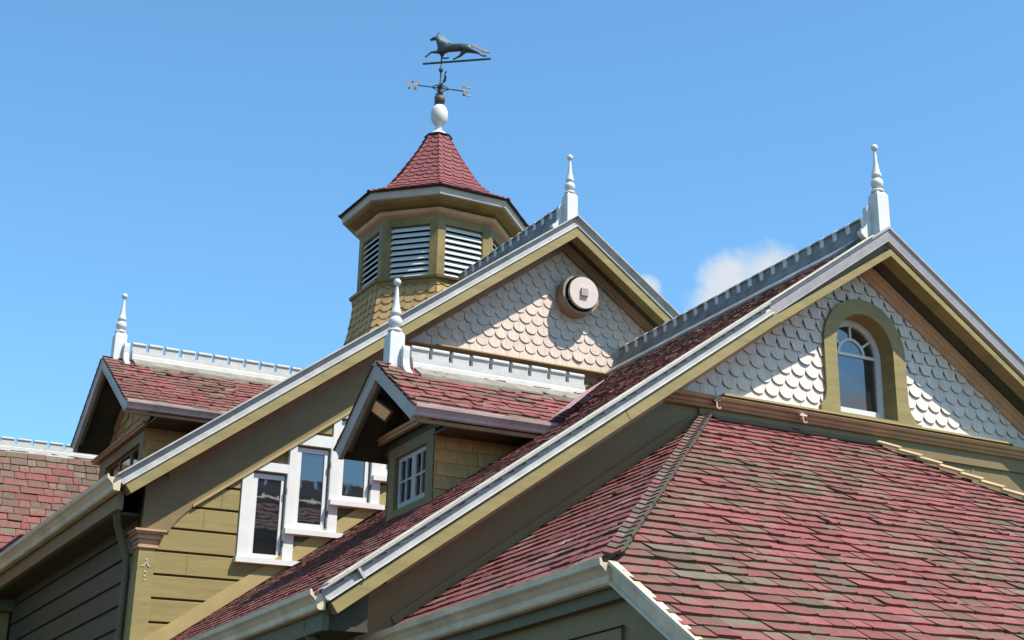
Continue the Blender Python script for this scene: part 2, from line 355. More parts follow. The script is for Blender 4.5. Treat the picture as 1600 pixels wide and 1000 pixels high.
def blocks_cresting(name, parent, T, length, slope, m_face, m_base, m_sand=None, fw=.115, sag=0., period=.25, gap=.045, first=None):
    """local: along +x from 0, ridge top at z=0, y across"""
    o=MB(T)
    x=0; blk=[]
    rr=random.Random(int(length*100))
    while x<length-.05:
        e=min(length, x+period-gap+rr.uniform(-.006,.006)); blk.append((x,e)); x+=period
    for a,b in blk:
        tl=rr.uniform(-.004,.004)
        prof=[(-.028,.15),(.028,.15),(.028,.245+tl),(.046,.25+tl),(.046,.268+tl),(.03,.285+tl),(0,.292+tl),(-.03,.285+tl),(-.046,.268+tl),(-.046,.25+tl),(-.028,.245+tl)]
        o.extrude([(a,p[0],p[1]) for p in prof], np.array([b-a,0,0]))
    cr=o.build(name,m_face,parent)
    b_=MB(T)
    s=slope
    prof=[(.024,.152),(.05,.15),(.05,.128),(.058,.126),(.058,.108),(.066,.106),(.066,.085),(.075,.07),(.082,.05-s*.04),(fw,.05-s*fw),(fw,.0-s*fw),(.0,-.04)]
    full=prof+[(-y,z) for y,z in prof[-2::-1]]
    T0_=T
    b_.extrude([(0,p[0],p[1]) for p in full], np.array([length,0,0]))
    b_.build('cresting_base',m_base,cr)
    if m_sand:
        q=MB(T)
        for sg in (-1,1):
            pr=[(.105,.115-.14*s),(.105,.03-.14*s),(.30,.02-s*.27),(.30,.085-s*.27)]
            q.extrude([(0,sg*p[0],p[1]) for p in pr], np.array([length,0,0]))
        q.build('ridge_board',m_sand,cr)
    return cr

def sunlit_ends(T,parent,length):
    x=.215  # white tabs: sunlight on the block ends, put into the colour
    while x<length:
        m=MB(T); m.extrude([(x-.012,-.034,.11),(x-.012,.034,.11),(x-.012,.038,.235),(x-.012,.05,.248),(x-.012,.05,.272),(x-.012,.03,.292),(x-.012,0,.299),(x-.012,-.03,.292),(x-.012,-.05,.272),(x-.012,-.05,.248),(x-.012,-.038,.235)],np.array([.075,0,0])); m.build('sunlit_end',M_white,parent); x+=.25
CROWN=[(0,0),(0,.04),(-.018,.042),(-.026,.0),(-.045,-.022),(-.07,-.022),(-.098,-.012),(-.138,-.010),(-.146,.022),(-.164,.028),(-.172,-.03),(-.172,-.12),(0,-.12)]
def scl(prof,k): return [(a*k,b) for a,b in prof]
GUT=[(0,.10),(.0,0),(.05,0),(.062,.012),(.068,.05),(.095,.085),(.12,.105),(.125,.145),(.112,.145),(.10,.12),(.0,.12)]   # (outward, up)
def gutter(T, a, b, side_sign, k=1.0):
    """horizontal gutter a->b ; z of a = top lip"""
    m=MB(T); m.sweep([a,b],(0,0,1),[(side_sign*x*k,(z-.145)*k) for x,z in GUT]); return m

# ================================================================== front gabled house (right)
S1=.7036; S1R=.66
RX,RZ=11.77,7.10; Yr=13.0; Yw=13.39
EX=5.12; EZ=RZ-S1*(RX-EX)
RXe=18.6; REZ=RZ-S1R*(RXe-RX)
house=thing('gabled_house',(RX,Yw,-1.7),'olive and cream house with arched gable window and tall gable on the right','house')
def xz(Y): return lambda u,v,d: (u,Y-d,v)
arch=lambda cx,cz,r,n=24: [(cx+r*math.cos(math.pi*k/n),cz+r*math.sin(math.pi*k/n)) for k in range(n+1)]
WC,WS,WR=11.61,5.68,.42
hole=arch(WC,WS,WR)+[(WC-WR,4.9),(WC+WR,4.9)]
off=.30
m=MB(); m.plate([(5.62,-1.7),(17.9,-1.7),(17.9,RZ-S1R*(17.9-RX)-off),(RX,RZ-off),(5.62,RZ-S1*(RX-5.62)-off)],[arch(WC,WS,WR+.03)+[(WC-WR-.03,4.88),(WC+WR+.03,4.88)]],lambda u,v,d:(u,Yw+d,v),.16)
m.build('wall',M_frieze,house)
m=MB(); m.box((5.62,Yw+.16,-1.7),(5.78,18.9,EZ-.02)); m.build('side_wall',M_siding,house)
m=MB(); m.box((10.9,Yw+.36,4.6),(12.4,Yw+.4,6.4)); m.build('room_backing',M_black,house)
# roof slabs
m=MB()
m.extrude([(EX+.05,Yr+.03,EZ+S1*.05-.05),(RX,Yr+.03,RZ-.15),(RXe,Yr+.03,REZ-.05),(RXe,Yr+.03,REZ-.16),(RX,Yr+.03,RZ-.25),(EX+.05,Yr+.03,EZ-.10)],np.array([0,5.85,0]))
roof=m.build('roof',M_darkolive,house)
n1=math.hypot(1,S1); SL=(RX-EX)*n1
m=MB()
mp0=plane_map((EX,13.0,EZ-.03),(0,-1,0),(1,0,S1)); mp=lambda u,v,h: mp0(u,v,h+.013*u*v/SL*.8)
def wslope(u,v,rnd):
    return .12+.25*noise.noise((u*.9,v*.9,3))+rnd.gauss(0,.14)+max(0,(v-4.5)*.10)
tiles(m,mp,[(-5.87,-.04),(.03,-.04),(.03,SL),(-5.87,SL)],.150,(.10,.26),t=.024,seed=3,jit=.7,weather=wslope,gap=.006)
m.build('roof_shingles',M_slope,roof)
n2=math.hypot(1,S1R)
m=MB(); mp=plane_map((RXe,13.0,REZ-.035),(0,1,0),(-1,0,S1R)); tiles(m,mp,[(.05,2),(2.2,2),(2.2,(RXe-RX)*n2),(.05,(RXe-RX)*n2)],.15,(.12,.26),t=.02,seed=4,weather=wx()); m.build('roof_shingles',M_red,roof)
# rake edge: crown (metal below the seam, painted board above) and fascia
def rk(x,s=S1): return RZ-S1*(RX-x)
xs=9.95
def bo(prof,d): return [(x_,y_+d) for x_,y_ in prof]
m=MB(); m.sweep([(EX,Yr,EZ),(xs,Yr,rk(xs))],(0,-1,0),bo(scl(CROWN,.74),.05)); m.build('rake_crown',M_crown,house)
m=MB(); m.sweep([(xs,Yr,rk(xs)),(RX,Yr,RZ),(RXe,Yr,REZ)],(0,-1,0),[(0,-.12),(0,.06),(-.024,.06),(-.03,.043),(-.08,.035),(-.132,.025),(-.145,.025),(-.145,-.12)]); m.build('rake_crown',M_crown2,house)
m=MB(); m.sweep([(EX+.02,Yr,EZ-.0),(xs+.02,Yr,rk(xs+.02))],(0,-1,0),[(-.126,.055),(-.236,.055),(-.236,-.15),(-.126,-.15)]); m.build('fascia',M_olive,house)
m=MB(); m.sweep([(xs-.5,Yr,rk(xs-.5)),(RX,Yr,RZ),(RXe,Yr,REZ)],(0,-1,0),[(-.14,-.055),(-.235,-.055),(-.235,-.14),(-.14,-.14)]); m.build('crown_shadow_board',M_darkolive,house)  # dark band: the crown's shadow on the fascia, painted as a board
m=MB(); m.extrude([(xs+.02,Yr-.05,rk(xs+.02)-.15*n1),(RX,Yr-.05,RZ-.235*n1),(RX,Yr-.05,RZ-.30*n1),(xs+.02,Yr-.05,rk(xs+.02)-.238*n1)],np.array([0,.19,0])); m.build('fascia',M_olive,house)
n1r=math.hypot(1,S1R)
m=MB(); m.extrude([(RX,Yr-.05,RZ-.24*n1r),(RXe,Yr-.05,REZ-.24*n1r),(RXe,Yr-.05,REZ-.29*n1r),(RX,Yr-.05,RZ-.29*n1r-.02)],np.array([0,.19,0])); m.build('fascia',M_olive,house)
RXw=11.61; rw=lambda x: RZ-S1*(RXw-x) if x<RXw else RZ-S1R*(x-RXw)
m=MB()
for (xa,xb,xc,xd) in ((EX+.1,RX,EX+.1,RXw),(RX,RXe,RXw,RXe)):
    za=lambda x:(rk(x) if x<RX else RZ-S1R*(x-RX))-.215*n1
    zc=lambda x:rw(x)-.30*n1
    q=[(xa,Yr+.14,za(xa)),(xb,Yr+.14,za(xb)),(xd,Yw+.004,zc(xd)),(xc,Yw+.004,zc(xc))]
    m.extrude(q,np.array([0,0,.04]))
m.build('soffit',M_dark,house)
m=MB(); m.sweep([(5.66,Yw,rw(5.66)),(RXw,Yw,RZ),(RXe,Yw,rw(RXe))],(0,-1,0),[(-.262,-.0),(-.262,.12),(-.30,.12),(-.31,.09),(-.335,.08),(-.345,.055),(-.40,.045),(-.40,-.0)]); m.build('rake_moulding',M_tan,house)
rr=random.Random(8); m=MB(); x=EX+.05
while x<RX-.36:
    l_=rr.uniform(.12,.3); q=rr.uniform(-.004,.012); 
    m.extrude([(x,Yr-.082,rk(x)+.004),(x+l_,Yr-.082,rk(x+l_)+.004),(x+l_,Yr+.05,rk(x+l_)+.004),(x,Yr+.05,rk(x)+.004)],np.array([0,0,.016])); x+=l_+.004
m.build('verge_shingles',M_bulb,roof)
for xj,o0,o1,bb in ((8.05,-.126,-.237,.0565),(5.42,.0,-.125,.084)):
    m=MB(); cw_=.004 if bb<.06 else .012
    e_=np.array((1/n1,0,S1/n1)); u_=np.array((-S1/n1,0,1/n1)); c_=np.array((xj,Yr-bb,rk(xj)))
    m.extrude([c_-e_*cw_+u_*o0,c_+e_*cw_+u_*o0,c_+e_*cw_+u_*o1,c_-e_*cw_+u_*o1],np.array([0,.002 if bb<.06 else .05,0])); m.build('board_joint' if bb<.06 else 'metal_strap',M_dark if bb<.06 else M_crown,house)
# eave gutter on the left
m=gutter(None,(EX+.06,Yr-.02,EZ-.0),(EX+.06,18.8,EZ),1,1.15); m.build('gutter',M_gutter,house)
m=MB(); m.box((EX+.07,Yr+.06,EZ-.32),(EX+.13,18.8,EZ-.12)); m.build('eave_fascia',M_darkolive,house)
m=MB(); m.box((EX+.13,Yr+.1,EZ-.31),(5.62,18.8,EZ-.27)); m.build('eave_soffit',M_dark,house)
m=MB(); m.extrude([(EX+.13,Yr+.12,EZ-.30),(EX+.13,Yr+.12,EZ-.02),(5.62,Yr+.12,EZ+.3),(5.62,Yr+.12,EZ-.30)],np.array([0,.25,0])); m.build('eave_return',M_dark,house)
# scale cladding of gable
def skipwin(fp):
    return any((abs(p[0]-WC)<WR+.03 and p[1]<WS) or math.hypot(p[0]-WC,p[1]-WS)<WR+.03 for p in fp)
m=MB(); mp=plane_map((0,Yw,0),(1,0,0),(0,0,1))
reg=[(8.3,4.80),(RX,RZ-.33),(17.9,RZ-.33-S1R*(17.9-RX)),(17.9,4.80)]
reg=[(RXw-(RZ-.36-4.8)/S1,4.80),(RXw+(RZ-.36-4.8)/S1R,4.80),(RXw,RZ-.36)]
def shp(zs): return lambda v: 'rect' if v<4.85 else ('round' if v<zs else 'hex')
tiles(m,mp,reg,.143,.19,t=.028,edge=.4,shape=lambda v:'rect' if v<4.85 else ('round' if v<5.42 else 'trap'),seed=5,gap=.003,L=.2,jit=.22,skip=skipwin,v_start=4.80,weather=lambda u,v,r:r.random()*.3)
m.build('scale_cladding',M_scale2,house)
# belt course
m=MB(); m.sweep([(8.72,Yw,4.68),(14.62,Yw,4.68)],(0,-1,0),[(0,-.0),(0,.06),(.012,.075),(.03,.06),(.04,.085),(.06,.10),(.072,.085),(.085,.12),(.112,.135),(.125,.12),(.135,0)]); m.build('belt_moulding',M_tan,house)
m=MB(); m.extrude([(9.55,Yw-.001,4.817),(9.55,Yw-.145,4.817),(13.75,Yw-.145,4.817),(13.9,Yw-.001,4.817)],np.array([0,0,.022])); m.build('belt_ledge',M_yellow,house)
# frieze boards under belt
m=MB(); m.box((9.3,Yw-.03,4.52),(14.7,Yw+.01,4.678)); m.build('frieze_board',M_frieze,house)
m=MB(); m.sweep([(5.95,Yw,EZ-.12),(9.2,Yw,EZ-.12+.7*(9.2-5.95))],(0,-1,0),[(0,-.01),(0,.028),(-.20,.028),(-.20,-.01)]); m.build('raking_board',M_frieze,house)
m=MB(); m.sweep([(13.2,Yw,4.52),(15.5,Yw,2.9)],(0,-1,0),[(-.05,-.01),(-.05,.02),(-.22,.02),(-.22,-.01)]); m.build('raking_board',M_frieze,house)
# arched window
def xzm(Y): return lambda u,v,d:(u,Y+d,v)
win=MB(); OR=.60
outer=arch(WC,WS,OR)+[(WC-OR,5.12),(WC-OR-.03,5.0),(WC-OR-.09,4.93),(WC-OR-.09,4.86),(WC+OR+.09,4.86),(WC+OR+.09,4.93),(WC+OR+.03,5.0),(WC+OR,5.12)]
inner=arch(WC,WS,WR)+[(WC-WR,4.87),(WC+WR,4.87)]
win.plate(outer,[inner],lambda u,v,d:(u,Yw-.062+d,v),.062+.22)
W1=win.build('arched_window',M_olive,house)
m=MB(); m.box((WC-OR-.13,Yw-.115,4.841),(WC+OR+.13,Yw+.2,4.868)); m.build('sill',M_olive,W1)
m=MB(); FR=WR; m.plate(arch(WC,WS,FR-.002)+[(WC-FR+.002,4.872),(WC+FR-.002,4.872)],[arch(WC,WS,FR-.075)+[(WC-FR+.075,5.03),(WC+FR-.075,5.03)]],lambda u,v,d:(u,Yw+.165+d,v),.05); m.build('frame',M_white,W1)
m=MB(); fy=Yw+.185
m.box((WC-FR+.06,fy,WS-.018),(WC+FR-.06,fy+.025,WS+.018))
m.plate(arch(WC,WS,.205)+[],[ [(p[0],p[1]) for p in (arch(WC,WS+.001,.17))] ],lambda u,v,d:(u,fy+.002+d,v),.022)
for a_ in (35,90,145):
    c_,s_=math.cos(math.radians(a_)),math.sin(math.radians(a_)); m.bar((WC+.19*c_,fy+.012,WS+.19*s_),(WC+.36*c_,fy+.012,WS+.36*s_),.026,.024,up=(0,1,0))
m.build('muntins',M_white,W1)
m=MB(); m.plate(arch(WC,WS,FR-.05)+[(WC-FR+.05,4.95),(WC+FR-.05,4.95)],[],lambda u,v,d:(u,Yw+.203+d,v),.006); m.build('pane',M_glass,W1)
# ridge cresting
T=lambda p:(RX+p[1],Yr+.40+p[0],RZ-.02+p[2]-.013*p[0])
hc_=blocks_cresting('roof_cresting',house,T,5.48,S1,M_greycrest,M_greycrest,fw=.30)
sunlit_ends(T,hc_,5.4)

# ================================================================== rear gabled house (left)
S2=.7457; S2R=.70
LX,LZ=10.80,9.03; Y1=18.5; Y2=18.9
LE=4.79; LEZ=LZ-S2*(LX-LE); LR=17.5; LRZ=LZ-S2R*(LR-LX)
rear=thing('gabled_house',(LX,Y2,-1.7),'olive clapboard house behind with stepped casement windows and round vent in its gable','house')
lk=lambda x: LZ-S2*(LX-x)
YB=28.5
def rect(x0,z0,x1,z1): return [(x0,z0),(x1,z0),(x1,z1),(x0,z1)]
wins=[dict(c=(6.375,3.80,7.06),g=(6.58,3.885,6.875,4.80),top=4.995,sill=(6.345,7.125,3.80)),
      dict(c=(6.945,4.19,7.60),g=(7.11,4.304,7.41,5.185),top=5.415,sill=(6.925,7.68,4.19)),
      dict(c=(7.49,4.60,8.15),g=(7.665,4.70,7.955,5.60),top=5.83,sill=(7.475,8.20,4.60)),
      dict(c=(8.04,4.97,8.72),g=(8.24,5.10,8.52,5.95),top=6.2,sill=(8.03,8.77,4.97))]
m=MB(); m.plate([(5.30,-1.7),(16.6,-1.7),(16.6,LZ-S2R*(16.6-LX)-.30),(LX,LZ-.32),(5.30,lk(5.30)-.32)],[rect(w_['g'][0]-.02,w_['g'][1]-.02,w_['g'][2]+.02,w_['g'][3]+.02) for w_ in wins],lambda u,v,d:(u,Y2+.02+d,v),.14)
m.build('wall',M_frieze,rear)
# clapboards
m=MB(); z=.28
zt=6.75
k=0; z=4.086-.2713*22
while z<zt:
    z1=z+.2713; x1=12.5
    x0=5.42
    # board clipped by the rake frieze line and by window openings
    zmid=(z+z1)/2
    segs=[(x0,x1)]
    for w_ in wins:
        cx0,cz,cx1=w_['c']; ct=w_['top']
        if z1>cz+.02 and z<ct-.02:
            ns=[]
            for a,b in segs:
                if cx1<=a or cx0>=b: ns.append((a,b)); continue
                if cx0+.03>a: ns.append((a,cx0+.03))
                if cx1-.03<b: ns.append((cx1-.03,b))
            segs=ns
    for a,b in segs:
        reg=[(5.42,-3),(12.5,-3),(12.5,9),(LX-(LZ-.36-8.6)/S2,8.6),(5.42,lk(5.42)-.36)]
        q=clip([(a,z+.014),(b,z+.014),(b,z1-.022),(a,z1-.022)],reg)
        if len(q)<3: continue
        fr=m.loop([(p[0],Y2-.032,p[1]) for p in q])
        q2=[(p[0],p[1]+(.03 if p[1]>z1-.03 else 0)) for p in q]
        bk=m.loop([(p[0],Y2+.022,p[1]) for p in q2])
        m.face(fr)
        for i in range(len(q)): m.face((fr[i],bk[i],bk[(i+1)%len(q)],fr[(i+1)%len(q)]))
    z=z1
m.build('clapboards',M_siding,rear)
jr=random.Random(5)
for (jx,jz_) in ((5.95,4.20),(5.80,3.66),(6.15,4.45)):
    m=MB(); m.box((jx,Y2-.0335,jz_-.113),(jx+.004,Y2-.031,jz_+.12)); m.build('board_joint',M_dark,rear)
# left side wall with clapboards
m=MB(); m.box((5.30,Y2+.16,-1.7),(5.44,YB,LEZ+.25)); m.build('side_wall',M_shadewall,rear)
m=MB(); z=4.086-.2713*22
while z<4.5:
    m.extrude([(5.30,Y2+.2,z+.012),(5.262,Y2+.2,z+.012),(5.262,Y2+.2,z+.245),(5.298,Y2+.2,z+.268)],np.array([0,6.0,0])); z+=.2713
m.build('clapboards',M_shadewall,rear)
# corner board with capital
m=MB(); m.box((5.235,Y2-.045,-1.7),(5.425,Y2+.20,3.83)); cb=m.build('corner_board',M_olive,rear)
m=MB()
for (z0,z1,e) in ((3.83,3.865,.02),(3.865,3.885,.0),(3.885,3.93,.012),(3.93,3.955,.04),(3.955,3.985,.03),(3.985,4.01,.06),(4.01,4.035,.085)):
    m.box((5.235-e,Y2-.045-e,z0),(5.425+e,Y2+.2,z1))
m.build('capital',M_tan,cb)
for zc,r in ((3.70,.009),(3.56,.010),(3.51,.009),(3.465,.008)):
    m=MB(); m.extrude([(5.33+r*1.3*math.cos(k*math.pi/4),Y2-.0455,zc+r*math.sin(k*math.pi/4)) for k in range(8)],np.array([0,-.006,0])); m.build('carved_dot',M_bulb,cb)
for sg in (-1,1):
    m=MB(); pts=[(5.33+sg*.004,3.685),(5.33+sg*.008,3.655),(5.33+sg*.025,3.625),(5.33+sg*.048,3.615)]
    m.tube([(p[0],Y2-.048,p[1]) for p in pts],.006,6); m.build('carved_scroll',M_bulb,cb)
# frieze board below the rake, its lit bottom trim, and shorter boards
def lrake(prof,name,mat,x0,x1,base=Y2):
    m=MB(); m.sweep([(x0,base,lk(x0)),(x1,base,lk(x1))],(0,-1,0),prof); return m.build(name,mat,rear)
zt_=6.70; xa_=5.8
fx=lambda o: LX-(LZ-o-zt_)/S2      # where the line offset o below the rake meets the belt
m=MB(); m.plate([(xa_,lk(xa_)-.33),(xa_,lk(xa_)-.917),(fx(.917),zt_),(fx(.33),zt_)],[],lambda u,v,d:(u,Y2-.05+d,v),.07); m.build('frieze_board',M_frieze,rear)
m=MB(); m.plate([(xa_,lk(xa_)-.9175),(xa_,lk(xa_)-.958),(fx(.958),zt_),(fx(.9175),zt_)],[],lambda u,v,d:(u,Y2-.075+d,v),.09); m.build('frieze_trim',M_yellow,rear)
# corner bracket curve where frieze meets the pilaster
m=MB(); m.plate([(5.237,4.037),(5.237,lk(5.237)-.33),(5.92,lk(5.92)-.35),(5.92,lk(5.92)-.945),(5.80,4.345),(5.72,4.27),(5.64,4.18),(5.58,4.10),(5.56,4.037)],[],lambda u,v,d:(u,Y2-.052+d,v),.08); m.build('frieze_bracket',M_frieze,rear)
# roof junction board
m=MB(); jz=lambda x: S1*(x-EX)+EZ
m.sweep([(5.2,Y2,jz(5.2)),(8.6,Y2,jz(8.6))],(0,-1,0),[(0,-.01),(0,.049),(.16,.049),(.16,-.01)]); m.build('junction_board',M_yellow,rear)
# casement windows
for i,w_ in enumerate(wins):
    cx0,cz,cx1=w_['c']; gx0,gz0,gx1,gz1=w_['g']; tp=w_['top']
    # casing clipped under the frieze
    reg=[(5,-1),(12,-1),(12,lk(12)-.96),(5,lk(5)-.96)]
    if i<3:
        nx,nz_=wins[i+1]['c'][0]-.002,wins[i+1]['c'][1]-.045
        ou=clip([(cx0,cz),(cx1,cz),(cx1,nz_),(nx,nz_),(nx,tp),(cx0,tp)],reg)
    else: nx=9; ou=clip([(cx0,cz),(cx1,cz),(cx1,tp),(cx0,tp)],reg)
    m=MB(); ox0,ox1=gx0-.075,min(gx1+.085,nx-.012); oz0,oz1=gz0-.07,gz1+.085
    m.plate(ou,[rect(ox0,oz0,ox1,oz1)],lambda u,v,d:(u,Y2-.055+d,v),.12)
    lab='white casement window, %s of the stepped row'%['lowest','second','third','highest'][i]
    cas=m.build('casement_window',M_white,rear); tag(cas,lab)
    m=MB(); m.box((w_['sill'][0],Y2-.12,w_['sill'][2]-.05),(w_['sill'][1],Y2+.02,w_['sill'][2]+.012)); m.build('sill',M_white,cas)
    m=MB(); m.plate(rect(ox0+.004,oz0+.004,ox1-.02,oz1-.028),[rect(gx0,gz0,gx1,gz1)],lambda u,v,d:(u,Y2-.006+d,v),.04); m.build('sash',M_white,cas)
    m=MB(); m.box((gx0-.01,Y2+.012,gz0-.01),(gx1+.01,Y2+.017,gz1+.01)); m.build('pane',M_glass,cas)
    for hz in (gz0+.1,gz1-.17): m=MB(); m.box((ox1-.012,Y2-.06,hz),(ox1+.004,Y2-.035,hz+.07)); m.build('hinge',M_rust,cas)
# roof
m=MB()
m.extrude([(LE+.05,Y1+.03,LEZ),(LX,Y1+.03,LZ-.03),(LR,Y1+.03,LRZ-.03),(LR,Y1+.03,LRZ-.18),(LX,Y1+.03,LZ-.2),(LE+.05,Y1+.03,LEZ-.13)],np.array([0,YB-Y1,0]))
roof2=m.build('roof',M_darkolive,rear)
n3=math.hypot(1,S2)
m=MB(); mp=plane_map((LE,Y1,LEZ-.05),(0,-1,0),(1,0,S2)); tiles(m,mp,[(-9.9,-.04),(-.03,-.04),(-.03,(LX-LE)*n3),(-9.9,(LX-LE)*n3)],.16,(.12,.28),t=.022,seed=11,weather=wx()); m.build('roof_shingles',M_redold,roof2)
n4=math.hypot(1,S2R)
m=MB(); mp=plane_map((LR,Y1,LRZ-.04),(0,1,0),(-1,0,S2R)); tiles(m,mp,[(.03,4),(1.6,4),(1.6,(LR-LX)*n4),(.03,(LR-LX)*n4)],.16,(.12,.28),t=.022,seed=12,weather=wx()); m.build('roof_shingles',M_redold,roof2)
m=MB(); m.sweep([(LE,Y1,LEZ),(LX,Y1,LZ),(LR,Y1,LRZ)],(0,-1,0),bo(scl(CROWN,.86),.03)); m.build('rake_crown',M_crown,rear)
m=MB(); m.sweep([(LE+.02,Y1,lk(LE+.02)),(LX,Y1,LZ),(LR,Y1,LRZ)],(0,-1,0),[(-.147,.042),(-.268,.042),(-.268,-.14),(-.147,-.14)]); m.build('fascia',M_olive,rear)
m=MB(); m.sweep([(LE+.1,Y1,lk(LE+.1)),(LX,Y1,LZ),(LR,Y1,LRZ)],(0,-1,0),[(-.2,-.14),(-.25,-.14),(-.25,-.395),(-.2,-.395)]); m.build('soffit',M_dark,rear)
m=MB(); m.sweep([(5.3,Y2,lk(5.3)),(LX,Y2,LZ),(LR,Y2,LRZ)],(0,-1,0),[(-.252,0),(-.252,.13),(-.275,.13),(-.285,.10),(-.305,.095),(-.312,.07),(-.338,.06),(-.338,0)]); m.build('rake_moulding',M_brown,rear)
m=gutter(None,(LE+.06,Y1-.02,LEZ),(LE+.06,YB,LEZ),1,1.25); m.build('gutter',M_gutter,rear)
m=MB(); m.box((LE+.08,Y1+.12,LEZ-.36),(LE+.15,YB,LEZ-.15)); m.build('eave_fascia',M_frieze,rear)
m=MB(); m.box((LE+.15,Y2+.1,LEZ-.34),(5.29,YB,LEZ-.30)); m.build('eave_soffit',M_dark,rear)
# gable scales and belt
m=MB(); mp=plane_map((0,Y2+.02,0),(1,0,0),(0,0,1)); zb=6.85
reg=[(LX-(LZ-.34-zb)/S2,zb),(LX+(LZ-.34-zb)/S2R,zb),(LX,LZ-.34)]
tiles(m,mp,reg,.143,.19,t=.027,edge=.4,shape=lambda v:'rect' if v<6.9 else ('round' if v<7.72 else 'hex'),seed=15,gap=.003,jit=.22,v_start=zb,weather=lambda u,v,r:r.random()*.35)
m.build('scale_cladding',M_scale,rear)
m=MB(); m.box((8.2,Y2-.056,6.702),(13.35,Y2+.02,6.784)); m.build('belt_board',M_frieze,rear)
m=MB(); m.sweep([(8.3,Y2,6.785),(13.3,Y2,6.785)],(0,-1,0),[(0,0),(0,.07),(.02,.075),(.03,.10),(.05,.11),(.05,0)]); m.build('belt_moulding',M_brown,rear)
m=MB(); m.extrude([(8.8,Y2+.001,6.837),(8.85,Y2-.13,6.837),(12.9,Y2-.13,6.837),(13.1,Y2+.001,6.837)],np.array([0,0,.018])); m.build('belt_ledge',M_yellow,rear)
# ridge cresting behind the finial
T=lambda p:(LX+p[1],Y1+.42+p[0],LZ+.02+p[2])
rc_=blocks_cresting('roof_cresting',rear,T,3.3,S2,M_greycrest,M_greycrest)
sunlit_ends(T,rc_,3.2)
# downpipe at the corner
dp=MB(); dp.tube([(4.92,Y1+.35,LEZ-.2),(4.93,Y1+.35,LEZ-.32),(5.0,Y1+.5,LEZ-.45),(5.17,Y2+.22,LEZ-.78),(5.20,Y2+.26,LEZ-.95),(5.20,Y2+.26,-1.6)],.042)
d1=dp.build('downpipe',M_darkolive,None,smooth=True); tag(d1,'dark downpipe running down the corner of the clapboard house behind its pilaster','downpipe','downpipes under the gutters')
dp=MB(); dp.tube([(5.22,Yr+.45,EZ-.2),(5.24,Yr+.45,EZ-.3),(5.50,Yr+.5,EZ-.55),(5.56,Yr+.55,EZ-.75),(5.56,Yr+.55,-1.6)],.05)
d2=dp.build('downpipe',M_darkolive,None,smooth=True); tag(d2,'dark downpipe bending under the front eave at the bottom of the picture','downpipe','downpipes under the gutters')

# ================================================================== round vent
VX,VZ=11.0,7.925; VY=Y2-.005
vent=thing('roof_vent',(VX,VY,VZ),'round cream drum vent with a small louvre in the middle of the rear gable','vent')
def ring(y0,y1,r0,r1,seg=32):
    m=MB(); pr=[(r0,y0),(r1,y0),(r1,y1),(r0,y1)]; rings=[]
    for r,y in pr: rings.append([m.vert((VX+r*math.cos(2*math.pi*k/seg),y,VZ+r*math.sin(2*math.pi*k/seg))) for k in range(seg)])
    for i in range(4):
        a=rings[i]; b=rings[(i+1)%4]
        for k in range(seg): m.face((a[k],a[(k+1)%seg],b[(k+1)%seg],b[k]))
    return m
ring(VY-.22,VY+.02,.265,.30).build('drum',M_vent,vent,True)
m=MB(); m.extrude([(VX+.268*math.cos(2*math.pi*k/24),VY-.03,VZ+.268*math.sin(2*math.pi*k/24)) for k in range(24)],np.array([0,.02,0])); m.build('drum_back',M_black,vent)
m=MB(); m.extrude([(VX+.235*math.cos(2*math.pi*k/32),VY-.30,VZ+.235*math.sin(2*math.pi*k/32)) for k in range(32)],np.array([0,.05,0])); cov=m.build('cover_disc',M_cream,vent)
for a_ in (.3,1.9,3.6,5.2): m=MB(); m.bar((VX+.2*math.cos(a_),VY-.26,VZ+.2*math.sin(a_)),(VX+.2*math.cos(a_),VY-.02,VZ+.2*math.sin(a_)),.015,.015); m.build('standoff',M_vent,vent)
m=MB(); m.extrude([(VX-.055,VY-.30,VZ-.06),(VX+.055,VY-.30,VZ-.06),(VX+.055,VY-.34,VZ-.055),(VX-.055,VY-.34,VZ-.055)],np.array([0,0,.12])); hd=m.build('louvre_hood',M_cream,cov)
m=MB()
for k in range(4): m.box((VX-.045,VY-.343,VZ-.04+k*.025),(VX+.045,VY-.339,VZ-.032+k*.025))
m.build('louvre_slots',M_vent,cov)

# ================================================================== front hipped porch roof
PS,PF=.689,.632
TX,TZ=9.41,4.57
porch=thing('porch',(10,10,-1.7),'low hipped porch roof of weathered red shingles in the foreground','porch')
HB=(5.81,9.45); PEZ=TZ-PS*(TX-5.83)
nf=math.hypot(1,PF); np_=math.hypot(1,PS)
m=MB()
T1=(TX,Yw,TZ);TR=(11.66,Yw,TZ)
fz=lambda y: TZ-PF*(Yw-y)
yb=7.2
pts=[T1,(5.84,Yw-(TX-5.84)/ (TX-5.81)*(Yw-9.45),PEZ),(5.84,yb,fz(yb)),(16.4,yb,fz(yb)),TR]
m.extrude([(p[0],p[1],p[2]-.03) for p in pts],np.array([0,0,-.06]))
m.extrude([(TX,Yw,TZ-.03),(5.84,Yw,PEZ-.03),(5.84,9.47,PEZ-.03)],np.array([0,0,-.06]))
m.extrude([(11.66,Yw,TZ-.03),(16.4,yb,fz(yb)-.03),(19,yb,fz(yb)-1.5),(19,Yw,-.5)],np.array([0,0,-.06]))
proof=m.build('roof',M_darkolive,porch)
m=MB(); mp=plane_map((0,Yw,TZ),(1,0,0),(0,1,PF))
V=lambda y:-(Yw-y)*nf
reg=[(TX+.02,0),(5.80,V(9.44)),(5.80,V(yb)),(16.4,V(yb)),(11.66,0)]
def wfront(u,v,rnd):
    a=noise.noise((u*.55,v*.75,5.1)); b=noise.noise((u*2.2,v*3.2,9.))
    return .30+.50*a+.30*b+rnd.gauss(0,.18)-(.45 if v>-.45 else 0)
tiles(m,mp,reg,.166,(.13,.36),t=.031,seed=21,jit=1.0,weather=wfront,gap=.006)
m.build('roof_shingles',M_red,proof)
